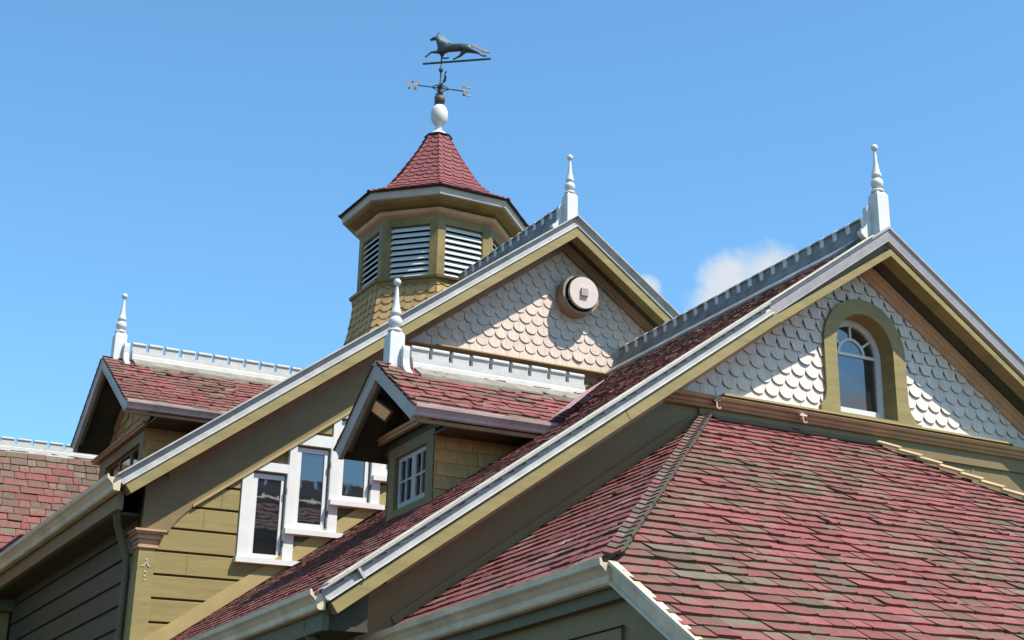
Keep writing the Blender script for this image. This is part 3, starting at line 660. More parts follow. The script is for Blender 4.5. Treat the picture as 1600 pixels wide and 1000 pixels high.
m=MB(); mp=plane_map((5.83,Yw,PEZ),(0,-1,0),(1,0,PS)); 
reg=[(-.0,-.03),(3.95,-.03),(0,(TX-5.83)*np_)]
tiles(m,mp,reg,.166,(.14,.33),t=.026,seed=22,jit=.7,weather=lambda u,v,r:.12+.3*noise.noise((u,v,2))+r.gauss(0,.2),gap=.006)
m.build('roof_shingles',M_slope,proof)
# hip caps: overlapping pairs of cap shingles down each hip
def hipcaps(a,b,na,nb,name,mat,wd=.085,st=.155,seed=5,t=.022,wf=None):
    a=np.array(a,float);b=np.array(b,float);d=a-b;Ln=np.linalg.norm(d);d/=Ln   # b bottom -> a top
    rnd=random.Random(seed); m=MB(); k=0.
    na=np.array(na,float);na/=np.linalg.norm(na);nb=np.array(nb,float);nb/=np.linalg.norm(nb)
    sa=np.cross(d,na); sa/=np.linalg.norm(sa); sb=np.cross(nb,d); sb/=np.linalg.norm(sb)
    while k<Ln:
        for s_,n_ in ((sa,na),(sb,nb)):
            wv=wf(rnd) if wf else .5+rnd.gauss(0,.25)
            col=(wv,rnd.uniform(.8,1.15),rnd.random()); ww=wd*rnd.uniform(.92,1.06); L_=st*1.8; o=rnd.uniform(0,40)
            v=b+d*k; q=[]
            for (u_,w_,h) in ((0,0,.06),(ww,.01,.05),(ww,L_,.03),(0,L_,.04)):
                q.append(v+s_*u_+d*w_+n_*h)
            tp=m.loop(q); bt=m.loop([p-n_*t for p in q]); uv=[(o,0),(o+ww,0),(o+ww,L_),(o,L_)]
            m.face(tp,col,uv); dc=(.7,.6,.2)
            for i in range(4): m.face((tp[i],bt[i],bt[(i+1)%4],tp[(i+1)%4]),dc,[uv[i],uv[i],uv[(i+1)%4],uv[(i+1)%4]])
        k+=st*rnd.uniform(.95,1.05)
    return m
m=hipcaps((TX,Yw,TZ),(5.82,9.45,PEZ),(-PS,0,1),(0,-PF,1),'hip_caps',M_cap); m.build('hip_caps',M_cap,proof)
# right hip finished in new yellow cedar caps
a=np.array((11.75,Yw-.1,TZ-.04)); b=np.array((16.4,yb,fz(yb))); d=(a-b); Ln=np.linalg.norm(d); d/=Ln
m=MB(); k=0.; up=np.array([0,0,1.]); 
nfv=np.array([0,-PF,1.])/nf; sd1=np.cross(d,nfv); sd1/=np.linalg.norm(sd1)
if sd1[1]>0: sd1=-sd1
rr=random.Random(3)
while k<Ln:
    v=b+d*k; L_=.27; w_=.10*rr.uniform(.92,1.08)
    q=[v+nfv*.088+sd1*w_,v+nfv*.088-sd1*.02,v+d*L_+nfv*.062-sd1*.02,v+d*L_+nfv*.062+sd1*w_]
    m.extrude(q,-nfv*.024); k+=.245*rr.uniform(.96,1.05)
m.build('hip_caps',M_yel,proof)
# mortar-like flecks and flashing along the top edge
m=MB(); m.extrude([(TX-.02,Yw-.03,TZ+.05),(11.7,Yw-.03,TZ+.05),(11.7,Yw-.14,TZ-.02),(TX+.05,Yw-.14,TZ-.02)],np.array([0,0,-.02])); m.build('top_flashing',tile_mat('red_board',(.25,.065,.065),(.25,.12,.11),weather=.2),proof)
# gutter, verge and walls below
m=gutter(None,(5.85,9.43,PEZ+.02),(5.85,Yw-.0,PEZ+.02),1,1.2); m.build('gutter',M_gutter,porch)
m=MB(); vd=np.array([0,yb-9.43,fz(yb)-PEZ]); 
pr=[(0,-.04),(0,.03),(-.02,.035),(-.03,.015),(-.115,.0),(-.125,.018),(-.14,.018),(-.14,-.10)]
mv=MB(); mv.sweep([(5.80,9.43,PEZ+.005),(5.80,yb,fz(yb)+.005)],(-1,0,0),[(a,b) for a,b in pr]); mv.build('verge_board',M_gutter,porch)
m=MB(); m.box((5.87,9.36,PEZ-.24),(5.91,Yw,PEZ-.09)); m.build('eave_fascia',M_darkolive,porch)
def yz(p,x,dep): return [(x,q[0],q[1]) for q in p]
m=MB(); z0=PEZ-.1
m.extrude([(6.0,9.52,-1.7),(6.0,Yw,-1.7),(6.0,Yw,z0+.02),(6.0,9.52,z0+.02)],np.array([.14,0,0]))
m.extrude([(6.0,9.52,-1.7),(6.0,yb+.2,-1.7),(6.0,yb+.2,fz(yb+.2)-.12),(6.0,9.52,z0+.02)],np.array([.14,0,0])); m.build('wall',M_frieze,porch)
m=MB(); m.box((5.955,9.46,PEZ-.40),(6.0,Yw,PEZ-.22)); m.box((5.975,9.60,PEZ-.52),(6.0,Yw,PEZ-.41)); m.build('frieze_board',M_frieze,porch)
m=MB(); m.sweep([(6.0,9.48,PEZ-.0),(6.0,yb,fz(yb)-.0)],(-1,0,0),[(-.14,0),(-.14,.05),(-.36,.05),(-.36,0)]); m.build('raking_board',M_frieze,porch)
m=MB(); m.box((6.14,yb+.4,-1.7),(16.2,yb+.55,.6)); m.build('front_wall',M_siding,porch)

# lamp hooks on the belt course
def hook(x,lab,dark):
    h=thing('lamp_hook',(x,Yw-.13,4.7),lab,'hook','hooks on the belt moulding')
    m=MB(); m.box((x-.012,Yw-.16,4.69),(x+.012,Yw-.12,4.76)); m.box((x-.04,Yw-.165,4.725),(x+.055,Yw-.13,4.745)); m.build('bracket',M_rust if dark else M_bulb,h)
    m=MB(); m.tube([(x,Yw-.15,4.74),(x,Yw-.16,4.69),(x,Yw-.165,4.66),(x+.008,Yw-.175,4.645),(x+.025,Yw-.18,4.645),(x+.033,Yw-.18,4.665)],.011,8); m.build('arm',M_tan if not dark else M_yel,h,True)
hook(9.43,'dark hook with pale tip on the belt moulding above the hip peak',True)
hook(10.57,'pale hook on the belt moulding left of the arched window',False)

# ================================================================== dormers
def dormer(loc, T, hw_r, hw_l, drop, apex_z, depth, wall_in, wr, wl, wall_bot, label, ridge_len, tan_z, win, mat_front, shingles_mat, trim, gsh, cz=.02):
    """local frame: x to the right across the dormer front, y inward, z up. T maps to world."""
    d=thing('dormer',loc,label,'dormer','dormers')
    sr,sl=drop/hw_r,drop/hw_l
    er=(hw_r,apex_z-drop); el=(-hw_l,apex_z-drop)
    m=MB(T)
    m.extrude([(-hw_l+.02,.03,apex_z-drop-.01),(0,.03,apex_z-.02),(0,.03,apex_z-.12),(-hw_l+.02,.03,apex_z-drop-.10)],np.array([0,depth,0]))
    m.extrude([(hw_r-.02,.03,apex_z-drop-.01),(0,.03,apex_z-.02),(0,.03,apex_z-.12),(hw_r-.02,.03,apex_z-drop-.10)],np.array([0,depth,0]))
    rf=m.build('roof',M_dark,d)
    for sgn,hw,s_ in ((1,hw_r,sr),(-1,hw_l,sl)):
        n_=math.hypot(1,s_); m=MB(T)
        if sgn>0: mp=plane_map((hw,0,apex_z-drop),(0,1,0),(-1,0,s_)); reg=[(-.02,-.03),(depth,-.03),(depth,hw*n_-.05),(-.02,hw*n_-.05)]
        else: mp=plane_map((-hw,0,apex_z-drop),(0,-1,0),(1,0,s_)); reg=[(-depth,-.03),(.02,-.03),(.02,hw*n_-.05),(-depth,hw*n_-.05)]
        tiles(m,mp,reg,.125,(.14,.32),t=.022,seed=31+sgn+int(hw*10),jit=1.4,weather=lambda u,v,r:.36+.4*noise.noise((u*.9,v*1.1,8))+r.gauss(0,.2),gap=.006)
        m.build('roof_shingles',shingles_mat,rf)
    m=MB(T); m.sweep([(-hw_l,0,apex_z-drop),(0,0,apex_z),(hw_r,0,apex_z-drop)],(0,-1,0),[(0,-.05),(0,.008),(-.02,.012),(-.035,.0),(-.12,-.008),(-.145,.004),(-.165,0),(-.165,-.05)]); m.build('bargeboard',trim,d)
    m=MB(T); m.sweep([(-hw_l+.12,0,apex_z-drop+sl*.12),(0,0,apex_z),(hw_r-.12,0,apex_z-drop+sr*.12)],(0,-1,0),[(-.125,-.05),(-.2,-.05),(-.2,-.09),(-.125,-.09)]); m.build('inner_board',M_darkolive,d)
    m=gutter(T,(hw_r-.03,-.01,apex_z-drop+.0),(hw_r-.03,depth,apex_z-drop+.0),-1,.78); m.build('gutter',M_mauve,d)
    m=MB(T); m.box((hw_r-.045,.0,apex_z-drop+.004),(hw_r+.03,depth,apex_z-drop+.016)); m.build('drip_edge',M_bulb,d)
    m=MB(T); m.box((hw_r-.07,.05,apex_z-drop-.165),(hw_r-.03,depth,apex_z-drop-.125)); m.build('eave_fascia',M_brown,d)
    m=MB(T); m.box((wr+.0,wall_in-.02,apex_z-drop-.14),(hw_r-.07,depth,apex_z-drop-.115)); m.build('eave_soffit',M_dark,d)
    # front wall with opening
    x0,x1,z0,z1=win['open']
    m=MB(T)
    topz=apex_z-drop-.05
    m.plate([(-wl,wall_bot),(wr,wall_bot),(wr,topz),(-wl,topz)],[rect(x0,z0,x1,z1)],lambda u,v,dd:(u,wall_in+dd,v),.09); m.build('wall',mat_front,d)
    m=MB(T); m.extrude([(-wl-.2,wall_in+.03,topz-.0),(wr+.2,wall_in+.03,topz-.0),(0,wall_in+.03,apex_z-.13)],np.array([0,.05,0])); m.build('gable_wall',M_tanshingle if gsh else M_dark,d)
    if gsh:
        m=MB(T); mp=plane_map((0,wall_in+.03,0),(1,0,0),(0,0,1)); tiles(m,mp,[(-wl-.2,topz),(wr+.2,topz),(0,apex_z-.15)],.143,(.12,.24),t=.02,seed=9,weather=lambda u,v,r:r.random()*.6); m.build('gable_shingles',M_tanshingle,d)
        m=MB(T); m.sweep([(-hw_l+.35,wall_in,apex_z-drop+sl*.35),(0,wall_in,apex_z),(hw_r-.35,wall_in,apex_z-drop+sr*.35)],(0,-1,0),[(-.14,-.02),(-.14,.03),(-.2,.03),(-.2,-.02)]); m.build('rake_moulding',M_tan,d)
    m=MB(T); m.sweep([(-wl-.16,wall_in+.4,tan_z),(-wl-.16,wall_in-.02,tan_z),(wr+.18,wall_in-.02,tan_z)],(0,0,1),[(0,0),(-.05,0),(-.05,.03),(-.075,.035),(-.075,.065),(0,.065)]); m.build('belt_moulding',M_tan,d)
    # side walls in tan shingles
    for sg,xx in ((1,wr),(-1,-wl)):
        m=MB(T); m.box((xx-.05 if sg>0 else xx,wall_in+.09,wall_bot),(xx if sg>0 else xx+.05,wall_in+depth-.5,apex_z-drop-.1)); m.build('side_wall',M_siding,d)
        m=MB(T)
        if sg>0: mp=plane_map((xx,wall_in,0),(0,1,0),(0,0,1))
        else: mp=plane_map((xx,wall_in,0),(0,-1,0),(0,0,1))
        rg=[(-.0,wall_bot),(depth-.5,wall_bot),(depth-.5,apex_z-drop-.1),(-.0,apex_z-drop-.1)] if sg>0 else [(-depth+.5,wall_bot),(.0,wall_bot),(.0,apex_z-drop-.1),(-depth+.5,apex_z-drop-.1)]
        tiles(m,mp,rg,.144,(.18,.38),t=.02,seed=44+sg,jit=.35,v_start=win['row'],weather=lambda u,v,r:r.random()*.5+.1,gap=.004); m.build('side_shingles',M_tanshingle,d)
    # windows
    for (a,b) in win['sashes']:
        m=MB(T); fr=win['fr']
        hs=[]; nx,nz=win['grid']; iw=(b-a-2*fr-(nx-1)*.022)/nx; bz=z0+fr*1.5; ih=(z1-fr-bz-(nz-1)*.022)/nz
        for i in range(nx):
            for j in range(nz): hs.append(rect(a+fr+i*(iw+.022),bz+j*(ih+.022),a+fr+i*(iw+.022)+iw,bz+j*(ih+.022)+ih))
        m.plate(rect(a,z0+.003,b,z1-.003),hs,lambda u,v,dd:(u,wall_in+win['rec']+dd,v),.03); W=m.build('window',win['mat'],d)
        m=MB(T); m.box((a+.01,wall_in+win['rec']+.018,z0+.01),(b-.01,wall_in+win['rec']+.024,z1-.01)); m.build('pane',M_glass,W)
    # cresting on the ridge
    T2=lambda p:T((p[1],.40+p[0],apex_z+cz+p[2]))
    blocks_cresting('roof_cresting',d,T2,ridge_len,(sr+sl)/2,M_crestwhite,M_crestwhite,M_sand)
    return d
YC=15.72; XA=6.68
Tc=lambda p:(XA+p[1],YC-p[0],p[2])
dm=dormer((XA+.5,YC,3.6),Tc,1.06,1.0,.755,5.42,2.75,.47,.545,.62,3.30,'small gabled dormer with white paned window and floodlight, on the front house roof',2.2,4.715,
  dict(open=(-.44,.345,3.91,4.495),sashes=[(-.43,-.045),(-.045,.335)],fr=.05,grid=(2,2),rec=.045,mat=M_greywhite,row=3.956-.144*5),M_frieze,M_red,M_dormtrim,False,cz=-.045)
# valley flashing strip
m=MB()
vA=np.array((9.40,YC-.02,5.44)); vB=np.array((8.30,YC-1.07,4.67)); nn=np.array([-S1,0,1])/n1; dd=(vA-vB)/np.linalg.norm(vA-vB); ss=np.cross(dd,nn)
if ss[1]>0: ss=-ss
m.extrude([vB+nn*.075-dd*.05,vA+nn*.075-dd*.1,vA+nn*.075-dd*.02+ss*.22,vA+nn*.08-dd*.5+ss*.24,vB+nn*.08+ss*.26-dd*.1],nn*.006); m.build('valley_flashing',M_flash,house)
# step flashing of the dormer on the roof
XL,YL=5.78,23.78
Tl=lambda p:(XL+p[1],YL-p[0],p[2])
dormer((XL+.6,YL,5.6),Tl,1.60,1.22,1.09,7.60,3.6,.50,.80,1.42,4.6,'larger gabled dormer with dark panes, on the left slope of the rear house',3.0,6.36,
  dict(open=(-1.12,.62,5.3,6.20),sashes=[(-1.12,-.53),(-.53,.05),(.05,.62)],fr=.028,grid=(1,1),rec=.05,mat=M_frieze,row=4.62),M_frieze,M_redold,M_dormtrim,True,cz=-.01)

# floodlight under the dormer gable
fl=thing('floodlight',(6.9,15.95,5.1),'square floodlight with golden glass hanging under the small dormer gable','floodlight')
c0=np.array((6.84,15.97,4.98)); fd=np.array((-.60,-.42,-.68)); fd/=np.linalg.norm(fd); uu=np.array((-.25,-.9,.0)); uu-=uu@fd*fd; uu/=np.linalg.norm(uu); vv=np.cross(fd,uu)
def obox(m,c,u,v,n,a,b,d0,d1):
    m.extrude([c+u*a+v*b+n*d0,c-u*a+v*b+n*d0,c-u*a-v*b+n*d0,c+u*a-v*b+n*d0],n*(d1-d0))
m=MB(); obox(m,c0,uu,vv,fd,.085,.15,-.14,0); m.build('housing',M_iron,fl)
m=MB(); obox(m,c0,uu,vv,fd,.095,.16,0,.012); m.build('bezel',M_rust,fl)
m=MB(); obox(m,c0,uu,vv,fd,.072,.135,.012,.016); m.build('glass',M_lampglass,fl)
m=MB(); m.tube([tuple(c0-fd*.14),tuple(c0-fd*.2+np.array((.05,0,.05))),(7.12,15.9,5.2)],.014,8); m.build('bracket',M_iron,fl)
m=MB(); m.tube([(7.15,15.72,4.83),(7.05,15.70,4.95),(6.98,15.68,5.03)],.035,10); m.tube([(7.15,15.60,4.83),(7.08,15.55,4.95)],.03,10)
s_=m.build('lamp_socket',M_tan,None,True); tag(s_,'pair of tan lamp sockets beside the floodlight in the small dormer','lamp socket')

# ================================================================== far wing
FY,FZ=26.8,6.83; FSL=1.5
far=thing('house_wing',(3.5,25,-1.7),'distant house wing with steep faded red shingle roof at the left edge','house wing')
FEY=25.05; FEZ=FZ-FSL*(FY-FEY)
m=MB(); m.extrude([(0,FEY,FEZ-.03),(0,FY,FZ-.03),(0,FY+2.4,FEZ-.03),(0,FY+2.4,FEZ-.2),(0,FEY,FEZ-.2)],np.array([8.6,0,0])); fr_=m.build('roof',M_darkolive,far)
m=MB(); n5=math.hypot(1,FSL); mp=plane_map((0,FEY,FEZ),(1,0,0),(0,1,FSL)); tiles(m,mp,[(0,-.03),(8.6,-.03),(8.6,(FY-FEY)*n5),(0,(FY-FEY)*n5)],.155,(.12,.36),t=.024,seed=51,jit=1.0,gap=.010,
  weather=lambda u,v,r: .12+max(0,(v-1.1)*.30)+.3*noise.noise((u*1.1,v*1.1,4))+r.gauss(0,.16)); m.build('roof_shingles',M_redold,fr_)
T=lambda p:(.1+p[0],FY+p[1]*.8,FZ-.05+p[2]*.75); blocks_cresting('roof_cresting',far,T,8.3,1.1,M_crestwhite,M_crestwhite,None,fw=.09)
m=MB(); m.box((0,25.2,-1.7),(5.25,25.35,FEZ+.1)); m.build('wall',M_siding,far)
m=MB(); m.box((0,25.36,-1.7),(8.6,28.2,FEZ-.12)); m.build('back_wall',M_siding,far)

# ================================================================== cupola
CX,CY=10.81,23.24
cup=thing('cupola',(CX,CY,8.0),'octagonal louvred cupola with bell shaped red scale roof on the rear ridge','cupola')
def oc(R,z,k): a=math.radians(-112.5+45*k); return np.array((CX+R*math.cos(a),CY+R*math.sin(a),z))
def octring(m,prof):
    """closed loft of octagon rings; prof list of (circumradius,z)"""
    rs=[[m.vert(oc(r,z,k)) for k in range(8)] for r,z in prof]
    for a,b in zip(rs,rs[1:]):
        for k in range(8): m.face((a[k],a[(k+1)%8],b[(k+1)%8],b[k]))
    m.face(rs[0][::-1]); m.face(rs[-1]); return m
HC=math.cos(math.radians(22.5)); HS=math.sin(math.radians(22.5))
# skirt
def facemap(rf):
    """per face k map (u,v)->3D with v the arclength index of profile"""
    def mk(k):
        a=math.radians(-90+45*k); nrm=np.array((math.cos(a),math.sin(a),0)); tg=np.array((-math.sin(a),math.cos(a),0))
        def mp(u,v,h):
            r,z,nr,nz=rf(v); return np.array((CX,CY,0))+nrm*(r*HC+h*nr)+tg*u+np.array((0,0,z+h*nz))
        return mp
    return mk
def prof_fn(pts):
    P=np.array(pts,float); seg=np.hypot(np.diff(P[:,0]),np.diff(P[:,1])); S=np.concatenate([[0],np.cumsum(seg)])
    def rf(v):
        v=min(max(v,0),S[-1]-1e-6); i=min(int(np.searchsorted(S,v,'right'))-1,len(seg)-1); t=(v-S[i])/seg[i]
        r=P[i,0]+t*(P[i+1,0]-P[i,0]); z=P[i,1]+t*(P[i+1,1]-P[i,1]); dr=(P[i+1,0]-P[i,0])/seg[i]; dz=(P[i+1,1]-P[i,1])/seg[i]
        return r,z,dz,-dr
    return rf,S[-1]
sk=[(1.62,7.6),(1.50,7.9),(1.41,8.2),(1.34,8.5),(1.29,8.8),(1.27,9.06)]
rf,Ls=prof_fn(sk)
m=MB(); octring(m,[(r-.01,z) for r,z in sk]); skb=m.build('skirt',M_tanshingle,cup)
m=MB()
for k in range(8):
    mp=facemap(rf)(k); v=0.
    while v<Ls:
        r0=rf(v)[0]*HS; r1=rf(min(Ls,v+.27))[0]*HS
        tiles(m,mp,[(-r0,v-.001),(r0,v-.001),(r1,min(Ls,v+.27)),(-r1,min(Ls,v+.27))],9,.185,t=.028,edge=.5,L=.27,shape='ogee',seed=60+k*17+int(v*10),jit=.2,gap=.003,weather=lambda u,vv,r:r.random()*.5); v+=.135
m.build('skirt_shingles',M_tanshingle,skb)
# belt sill
m=MB(); octring(m,[(1.27,9.05),(1.30,9.06),(1.31,9.14),(1.345,9.15),(1.36,9.19),(1.25,9.215)]); m.build('sill_belt',M_cup,cup)
# core, posts, head
m=MB(); octring(m,[(1.12,9.1),(1.12,10.3)]); m.build('core',M_black,cup)
for k in range(8):
    p=MB()
    a=oc(1.235,9.2,k); ax=(a-np.array((CX,CY,9.2)))/1.235
    e1=oc(1.235,9.2,k+1)-a; e1/=np.linalg.norm(e1); e0=oc(1.235,9.2,k-1)-a; e0/=np.linalg.norm(e0)
    p.extrude([a,a+e1*.135,a+e1*.135-ax*.09,a-ax*.10,a+e0*.135-ax*.09,a+e0*.135],np.array([0,0,1.1]))
    p.build('corner_post',M_cup,cup)
m=MB(); octring(m,[(1.20,10.12),(1.228,10.12),(1.228,10.33),(1.20,10.33)]); 
m.build('head_board',M_cup,cup)
for k in range(8):
    if k in (3,4): pass
    p=MB(); A=oc(1.19,0,k); B=oc(1.19,0,k+1); t=(B-A); Wd=np.linalg.norm(t); t/=Wd; a_=A+t*.115; b_=B-t*.115
    mid=(A+B)/2-np.array((CX,CY,0)); nn=mid/np.linalg.norm(mid)
    for j in range(9):
        z=9.225+j*.1
        q=[a_+np.array((0,0,z))+nn*.02,a_+np.array((0,0,z+.07))-nn*.03,a_+np.array((0,0,z+.084))-nn*.03,a_+np.array((0,0,z+.016))+nn*.022]
        p.extrude(q,b_-a_)
    p.build('louvre_panel',M_white,cup)
# eave: soffit, mouldings, fascia
m=MB(); octring(m,[(1.22,10.26),(1.30,10.30),(1.33,10.36),(1.20,10.40)]); m.build('cornice_moulding',M_tan,cup)
m=MB(); octring(m,[(1.20,10.38),(1.46,10.46),(1.50,10.50),(1.50,10.58),(1.2,10.58)]); m.build('soffit',M_cup,cup)
m=MB(); octring(m,[(1.50,10.50),(1.535,10.51),(1.545,10.62),(1.56,10.64),(1.3,10.64)]); m.build('eave_fascia',M_eavebeige,cup)
bl=[(1.60,10.63),(1.40,10.715),(1.24,10.80),(1.08,10.92),(.93,11.07),(.77,11.27),(.60,11.51),(.43,11.77),(.28,12.02),(.17,12.24)]
rf2,Lb=prof_fn(bl)
m=MB(); octring(m,[(r-.012,z-.005) for r,z in bl]); cr_=m.build('roof',M_dark,cup)
m=MB()
for k in range(8):
    mp=facemap(rf2)(k); v=0.
    while v<Lb:
        e=min(Lb,v+.25); r0=rf2(v)[0]*HS; r1=rf2(e)[0]*HS
        tiles(m,mp,[(-r0-.004,v-.001),(r0+.004,v-.001),(r1+.004,e),(-r1-.004,e)],9,.175,t=.028 if v>.1 else .014,edge=.35,L=.25,shape='round' if v>.1 else 'rect',seed=80+k*13+int(v*10),jit=.25,gap=.004,weather=lambda u,vv,r:r.random()*.5); v+=.128
m.build('roof_scales',M_redfresh,cr_)
for k in range(8):
    m=MB(); rr=random.Random(k)
    v=0.
    while v<Lb-.02:
        e=min(Lb,v+.16); r0,z0,_,_=rf2(v); r1,z1,_,_=rf2(e); a=oc(r0,z0,k); b=oc(r1,z1,k)
        if np.linalg.norm(b-a)>.02:
            ax=a-np.array((CX,CY,z0)); ax/=np.linalg.norm(ax); tt=b-a; tt/=np.linalg.norm(tt); sd_=np.cross(tt,ax); sd_/=np.linalg.norm(sd_); up_=np.cross(sd_,tt)
            if up_@ax<0: up_=-up_
            q=[a+sd_*.05-up_*.0+up_*.01,a+up_*.045,a-sd_*.05+up_*.01]; q2=[b+sd_*.045+up_*-.005,b+up_*.025,b-sd_*.045-up_*.005]
            A_=m.loop(q);B_=m.loop(q2); c=(rr.random()*.4,rr.uniform(.85,1.1),.3)
            for i,j in ((0,1),(1,2)): m.face((A_[i],A_[j],B_[j],B_[i]),c,[(0,0),(.05,0),(.05,.12),(0,.12)])
            m.face(A_,(.5,.4,.2),[(0,0),(.05,0),(.05,.05)])
        v+=.128
    m.build('hip_caps',M_redfresh,cr_)
m=MB(); octring(m,[(.235,12.20),(.25,12.22),(.10,12.30),(.05,12.31)]); m.build('metal_cap',M_iron,cup)
m=MB(); m.lathe((CX,CY,12.27),[(.15,0),(.13,.035),(.07,.07),(.05,.10),(.06,.14)],20); m.build('pedestal',M_white,cup,True)

# ================================================================== weathervane
vane=thing('weathervane',(CX,CY,12.4),'running horse weathervane with compass letters on top of the cupola','weathervane')
m=MB(); m.lathe((CX,CY,0),[(.055,12.36),(.045,12.42),(.055,12.455),(.10,12.49),(.138,12.56),(.150,12.65),(.143,12.73),(.12,12.79),(.085,12.835),(.03,12.86)],28); m.build('egg_ball',M_white,vane,True)
m=MB(); m.lathe((CX,CY,12.96),[(.02,-.11),(.055,-.095),(.088,-.045),(.095,0),(.088,.03),(.07,.06),(.045,.085),(.05,.09),(.02,.10)],22); m.build('iron_ball',M_rust,vane,True)
m=MB(); m.lathe((CX,CY,0),[(.03,13.05),(.05,13.07),(.055,13.12),(.04,13.16),(.06,13.19),(.055,13.23),(.03,13.27),(.016,13.3),(.016,13.50),(.03,13.515),(.042,13.55),(.03,13.59),(.013,13.61),(.013,13.86)],14); m.build('spindle',M_iron,vane,True)
ph=math.radians(15); we=np.array((math.cos(ph),-math.sin(ph),0)); ns=np.array((-math.sin(ph),-math.cos(ph),0)); hub=np.array((CX,CY,13.19))
m=MB()
for d_,l_ in ((we,.40),(-we,.40),(ns,.40),(-ns,.40)):
    m.tube([hub,hub+d_*l_],.011,8); m.tube([hub+d_*.05+np.array((0,0,.06)),hub+d_*.16],.009,6); m.tube([hub+d_*.05-np.array((0,0,.05)),hub+d_*.16],.009,6)
m.build('compass_arms',M_iron,vane,True)
def letter(strokes,c,u,name,mat=M_letter):
    m=MB(); nrm=np.cross(u,[0,0,1.])
    for a,b in strokes: m.bar(c+u*a[0]+np.array((0,0,a[1])),c+u*b[0]+np.array((0,0,b[1])),.032,.014,up=tuple(nrm))
    for a,b in strokes:
        for p in (a,b):
            q=c+u*p[0]+np.array((0,0,p[1])); m.bar(q-u*.022,q+u*.022,.024,.018,up=tuple(nrm))
    m.build(name,mat,vane)
letter([((-.10,.075),(-.055,-.075)),((-.055,-.075),(0,.055)),((0,.055),(.05,-.075)),((.05,-.075),(.09,.075))],hub-we*.49,we,'letter_w')
letter([((-.05,.075),(-.05,-.075)),((-.05,.075),(.05,.08)),((-.05,0),(.025,0)),((-.05,-.075),(.05,-.08))],hub+we*.47,we,'letter_e')
letter([((.05,.07),(-.03,.075)),((-.03,.075),(-.05,.03)),((-.05,.03),(.05,-.03)),((.05,-.03),(.03,-.075)),((.03,-.075),(-.05,-.07))],hub+ns*.45,ns,'letter_s',M_iron)
letter([((-.05,-.075),(-.05,.075)),((-.05,.075),(.05,-.075)),((.05,-.075),(.05,.075))],hub-ns*.45,-ns,'letter_n',M_iron)
hp=math.radians(40.5); hd_=np.array((math.cos(hp),-math.sin(hp),0)); hside=np.array((math.sin(hp),math.cos(hp),0))
m=MB(); m.bar(np.array((CX,CY,13.70))-hd_*.335,np.array((CX,CY,13.70))+hd_*.89,.02,.032); m.build('rod',M_iron,vane)
def HP(cx_,cy_,side=0.):
    x=590+cx_/5.555; y=30+cy_/5.555; s=(x-688)/87.0; z=13.70+((99-.071*(x-688))-y)/79.
    return np.array((CX,CY,0))+hd_*s+hside*side+np.array((0,0,z))
def skinned(chains, name, mat, parent, sub=2, flat=None):
    me=bpy.data.meshes.new(name); vs=[];es=[];rs=[]; idx={}
    for ch in chains:
        prev=None
        for (key,p,r) in ch:
            if key in idx: i=idx[key]
            else: i=len(vs); idx[key]=i; vs.append(tuple(p)); rs.append(r)
            if prev is not None: es.append((prev,i))
            prev=i
    loc=np.array(parent.location); me.from_pydata([tuple(np.array(v)-loc) for v in vs],es,[])
    o=bpy.data.objects.new(name,me); C.objects.link(o)
    sk_=o.modifiers.new('s','SKIN'); 
    for i,sv in enumerate(me.skin_vertices[0].data): sv.radius=(rs[i],rs[i]); sv.use_root=(i==0)
    ss_=o.modifiers.new('u','SUBSURF'); ss_.levels=sub; ss_.render_levels=sub
    dg=bpy.context.evaluated_depsgraph_get(); ev=o.evaluated_get(dg); nm=bpy.data.meshes.new_from_object(ev)
    o.modifiers.clear(); o.data=nm; nm.materials.clear(); nm.materials.append(mat)
    for pl in nm.polygons: pl.use_smooth=True
    o.parent=parent; return o
k_=.00207
def n_(key,x,y,r,s=0): return (key,HP(x,y,s),r*k_)
horse=skinned([
 [n_('b3',655,258,39),n_('b2',600,255,43),n_('b1',555,262,42),n_('n1',530,220,34),n_('n2',508,180,26),n_('hd',486,165,21),n_('mz',458,177,15),n_('ns',436,187,12)],
 [n_('b3',655,258,39),n_('b4',715,250,36),n_('b5',775,245,40),n_('t0',800,235,14)],
 [n_('b1',555,262,42),n_('f1',515,297,17,-.02),n_('f2',455,298,9,-.025),n_('f3',425,325,7,-.025),n_('f4',402,345,8,-.025)],
 [n_('b1',555,262,42),n_('g1',548,305,15,.02),n_('g2',542,335,9,.025),n_('g3',575,342,7,.025),n_('g4',608,333,7,.025)],
 [n_('b5',775,245,40),n_('h1',805,285,24,-.02),n_('h2',868,305,12,-.025),n_('h3',905,332,7,-.025),n_('h4',942,334,9,-.025)],
 [n_('b5',775,245,40),n_('i1',730,288,22,.02),n_('i2',706,318,12,.025),n_('i3',670,338,7,.025),n_('i4',640,353,9,.025)],
],'horse',M_verd,vane)
def blade(pts,wds,name,mat,th=.012):
    m=MB(); up=[];dn=[]
    for i,(x,y) in enumerate(pts):
        a=pts[max(0,i-1)];b=pts[min(len(pts)-1,i+1)]; dx,dy=b[0]-a[0],b[1]-a[1]; l=math.hypot(dx,dy); nx,ny=-dy/l,dx/l
        up.append((x+nx*wds[i],y+ny*wds[i])); dn.append((x-nx*wds[i],y-ny*wds[i]))
    o=up+dn[::-1]; m.extrude([HP(p[0],p[1],-th) for p in o],hside*2*th); return m.build(name,mat,horse)
blade([(505,140),(530,160),(560,185),(590,203),(622,212)],[4,17,20,14,3],'mane',M_silver,.028)
blade([(802,228),(835,242),(870,256),(905,275),(940,290),(965,296)],[5,10,14,16,9,2],'tail',M_silver,.022)
blade([(498,150),(506,138),(514,120)],[7,6,1],'ear',M_verd,.02)
m=MB(); m.tube([HP(547,290),np.array((CX,CY,13.70))],.012,8); m.build('support_post',M_iron,vane)

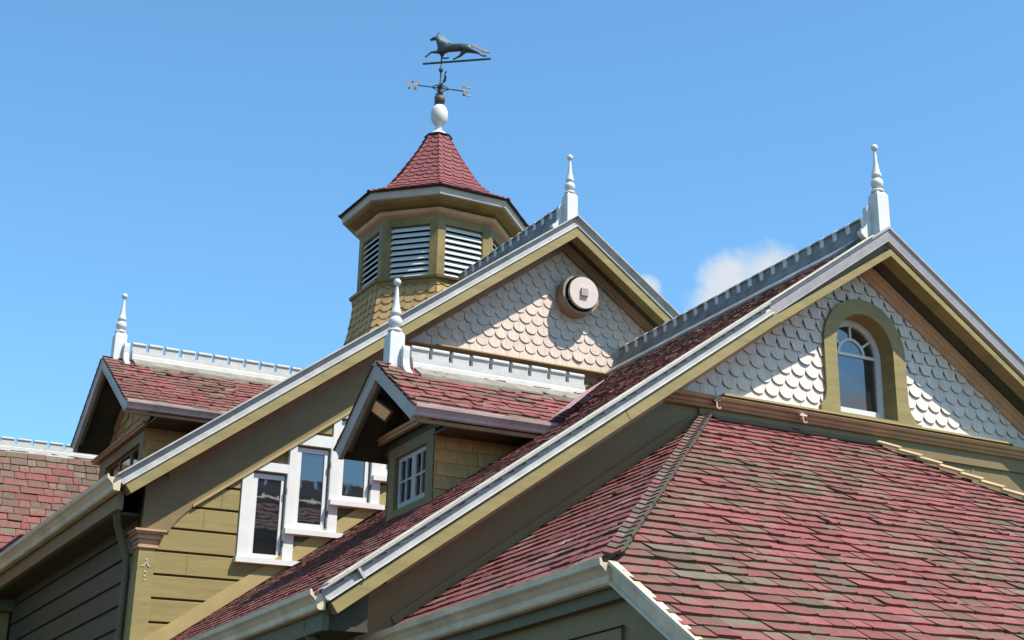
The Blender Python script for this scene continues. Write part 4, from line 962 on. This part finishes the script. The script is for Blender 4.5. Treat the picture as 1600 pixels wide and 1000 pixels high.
# ================================================================== finials
def make_finial():
    f=thing('roof_finial',(0,0,0),'x','finial','turned white finials on the gable peaks')
    m=MB(); q=.085
    prof=[(q,-.12),(q,.36),(q-.012,.39),(.055,.415),(.04,.42)]
    rs=[[m.vert((sx*r,sy*r,z)) for sx,sy in ((-1,-1),(1,-1),(1,1),(-1,1))] for r,z in prof]
    for a,b in zip(rs,rs[1:]):
        for k in range(4): m.face((a[k],a[(k+1)%4],b[(k+1)%4],b[k]))
    m.face(rs[0][::-1]); m.face(rs[-1]); m.build('post',M_white,f)
    m=MB(); m.lathe((0,0,.41),[(.05,0),(.075,.004),(.082,.02),(.075,.035),(.05,.045),(.045,.06),(.062,.075),(.074,.105),(.076,.135),(.066,.165),(.045,.185),(.04,.195),(.055,.205),(.062,.225),(.06,.235),(.048,.27),(.036,.33),(.027,.40),(.02,.49),(.014,.555),(.016,.562)],22)
    m.build('spire',M_white,f,True)
    m=MB(); m.lathe((0,0,1.005),[(.004,-.044),(.022,-.038),(.036,-.024),(.043,0),(.037,.022),(.022,.037),(.004,.043)],18); m.build('ball',M_white,f,True)
    # saddle scrolls straddling the ridge (across local x)
    m=MB()
    for sg in (-1,1):
        o=[(.085,-.18),(.085,.19),(.10,.215),(.125,.22),(.145,.205),(.155,.17),(.152,.12),(.148,.06),(.158,.0),(.18,-.05),(.215,-.09),(.255,-.11),(.255,-.155),(.20,-.20)]
        for y0 in (-.06,.09): pass
        m.extrude([(sg*p[0],.045,p[1]+.02) for p in o],np.array([0,.075,0]))
    m.build('scroll_bracket',M_white,f)
    return f
def copy_tree(o,parent=None):
    c=o.copy(); C.objects.link(c); c.parent=parent
    for ch in [x for x in bpy.data.objects if x.parent==o]: copy_tree(ch,c)
    return c
f0=make_finial()
fs=[((RX,13.10,RZ+.065),0,'tall white turned finial on the peak of the front gable at far right'),
    ((LX,Y1+.17,LZ-.01),0,'white turned finial on the rear gable peak, right of the cupola'),
    ((6.883,YC,5.37),math.pi/2,'white turned finial on the small dormer in front of the rear gable'),
    ((5.99,YL,7.575),math.pi/2,'white turned finial on the left dormer against open sky')]
allf=[f0]+[copy_tree(f0) for _ in range(3)]
for f,(p,rz,lab) in zip(allf,fs):
    f.location=p; f.rotation_euler=(0,0,-rz); f['label']=lab

# ================================================================== ground
m=MB(); m.extrude([(-1500,-1500,-1.7),(1500,-1500,-1.7),(1500,1500,-1.7),(-1500,1500,-1.7)],np.array([0,0,-.5])); g=m.build('ground',M_ground,None); tag(g,kind='structure')
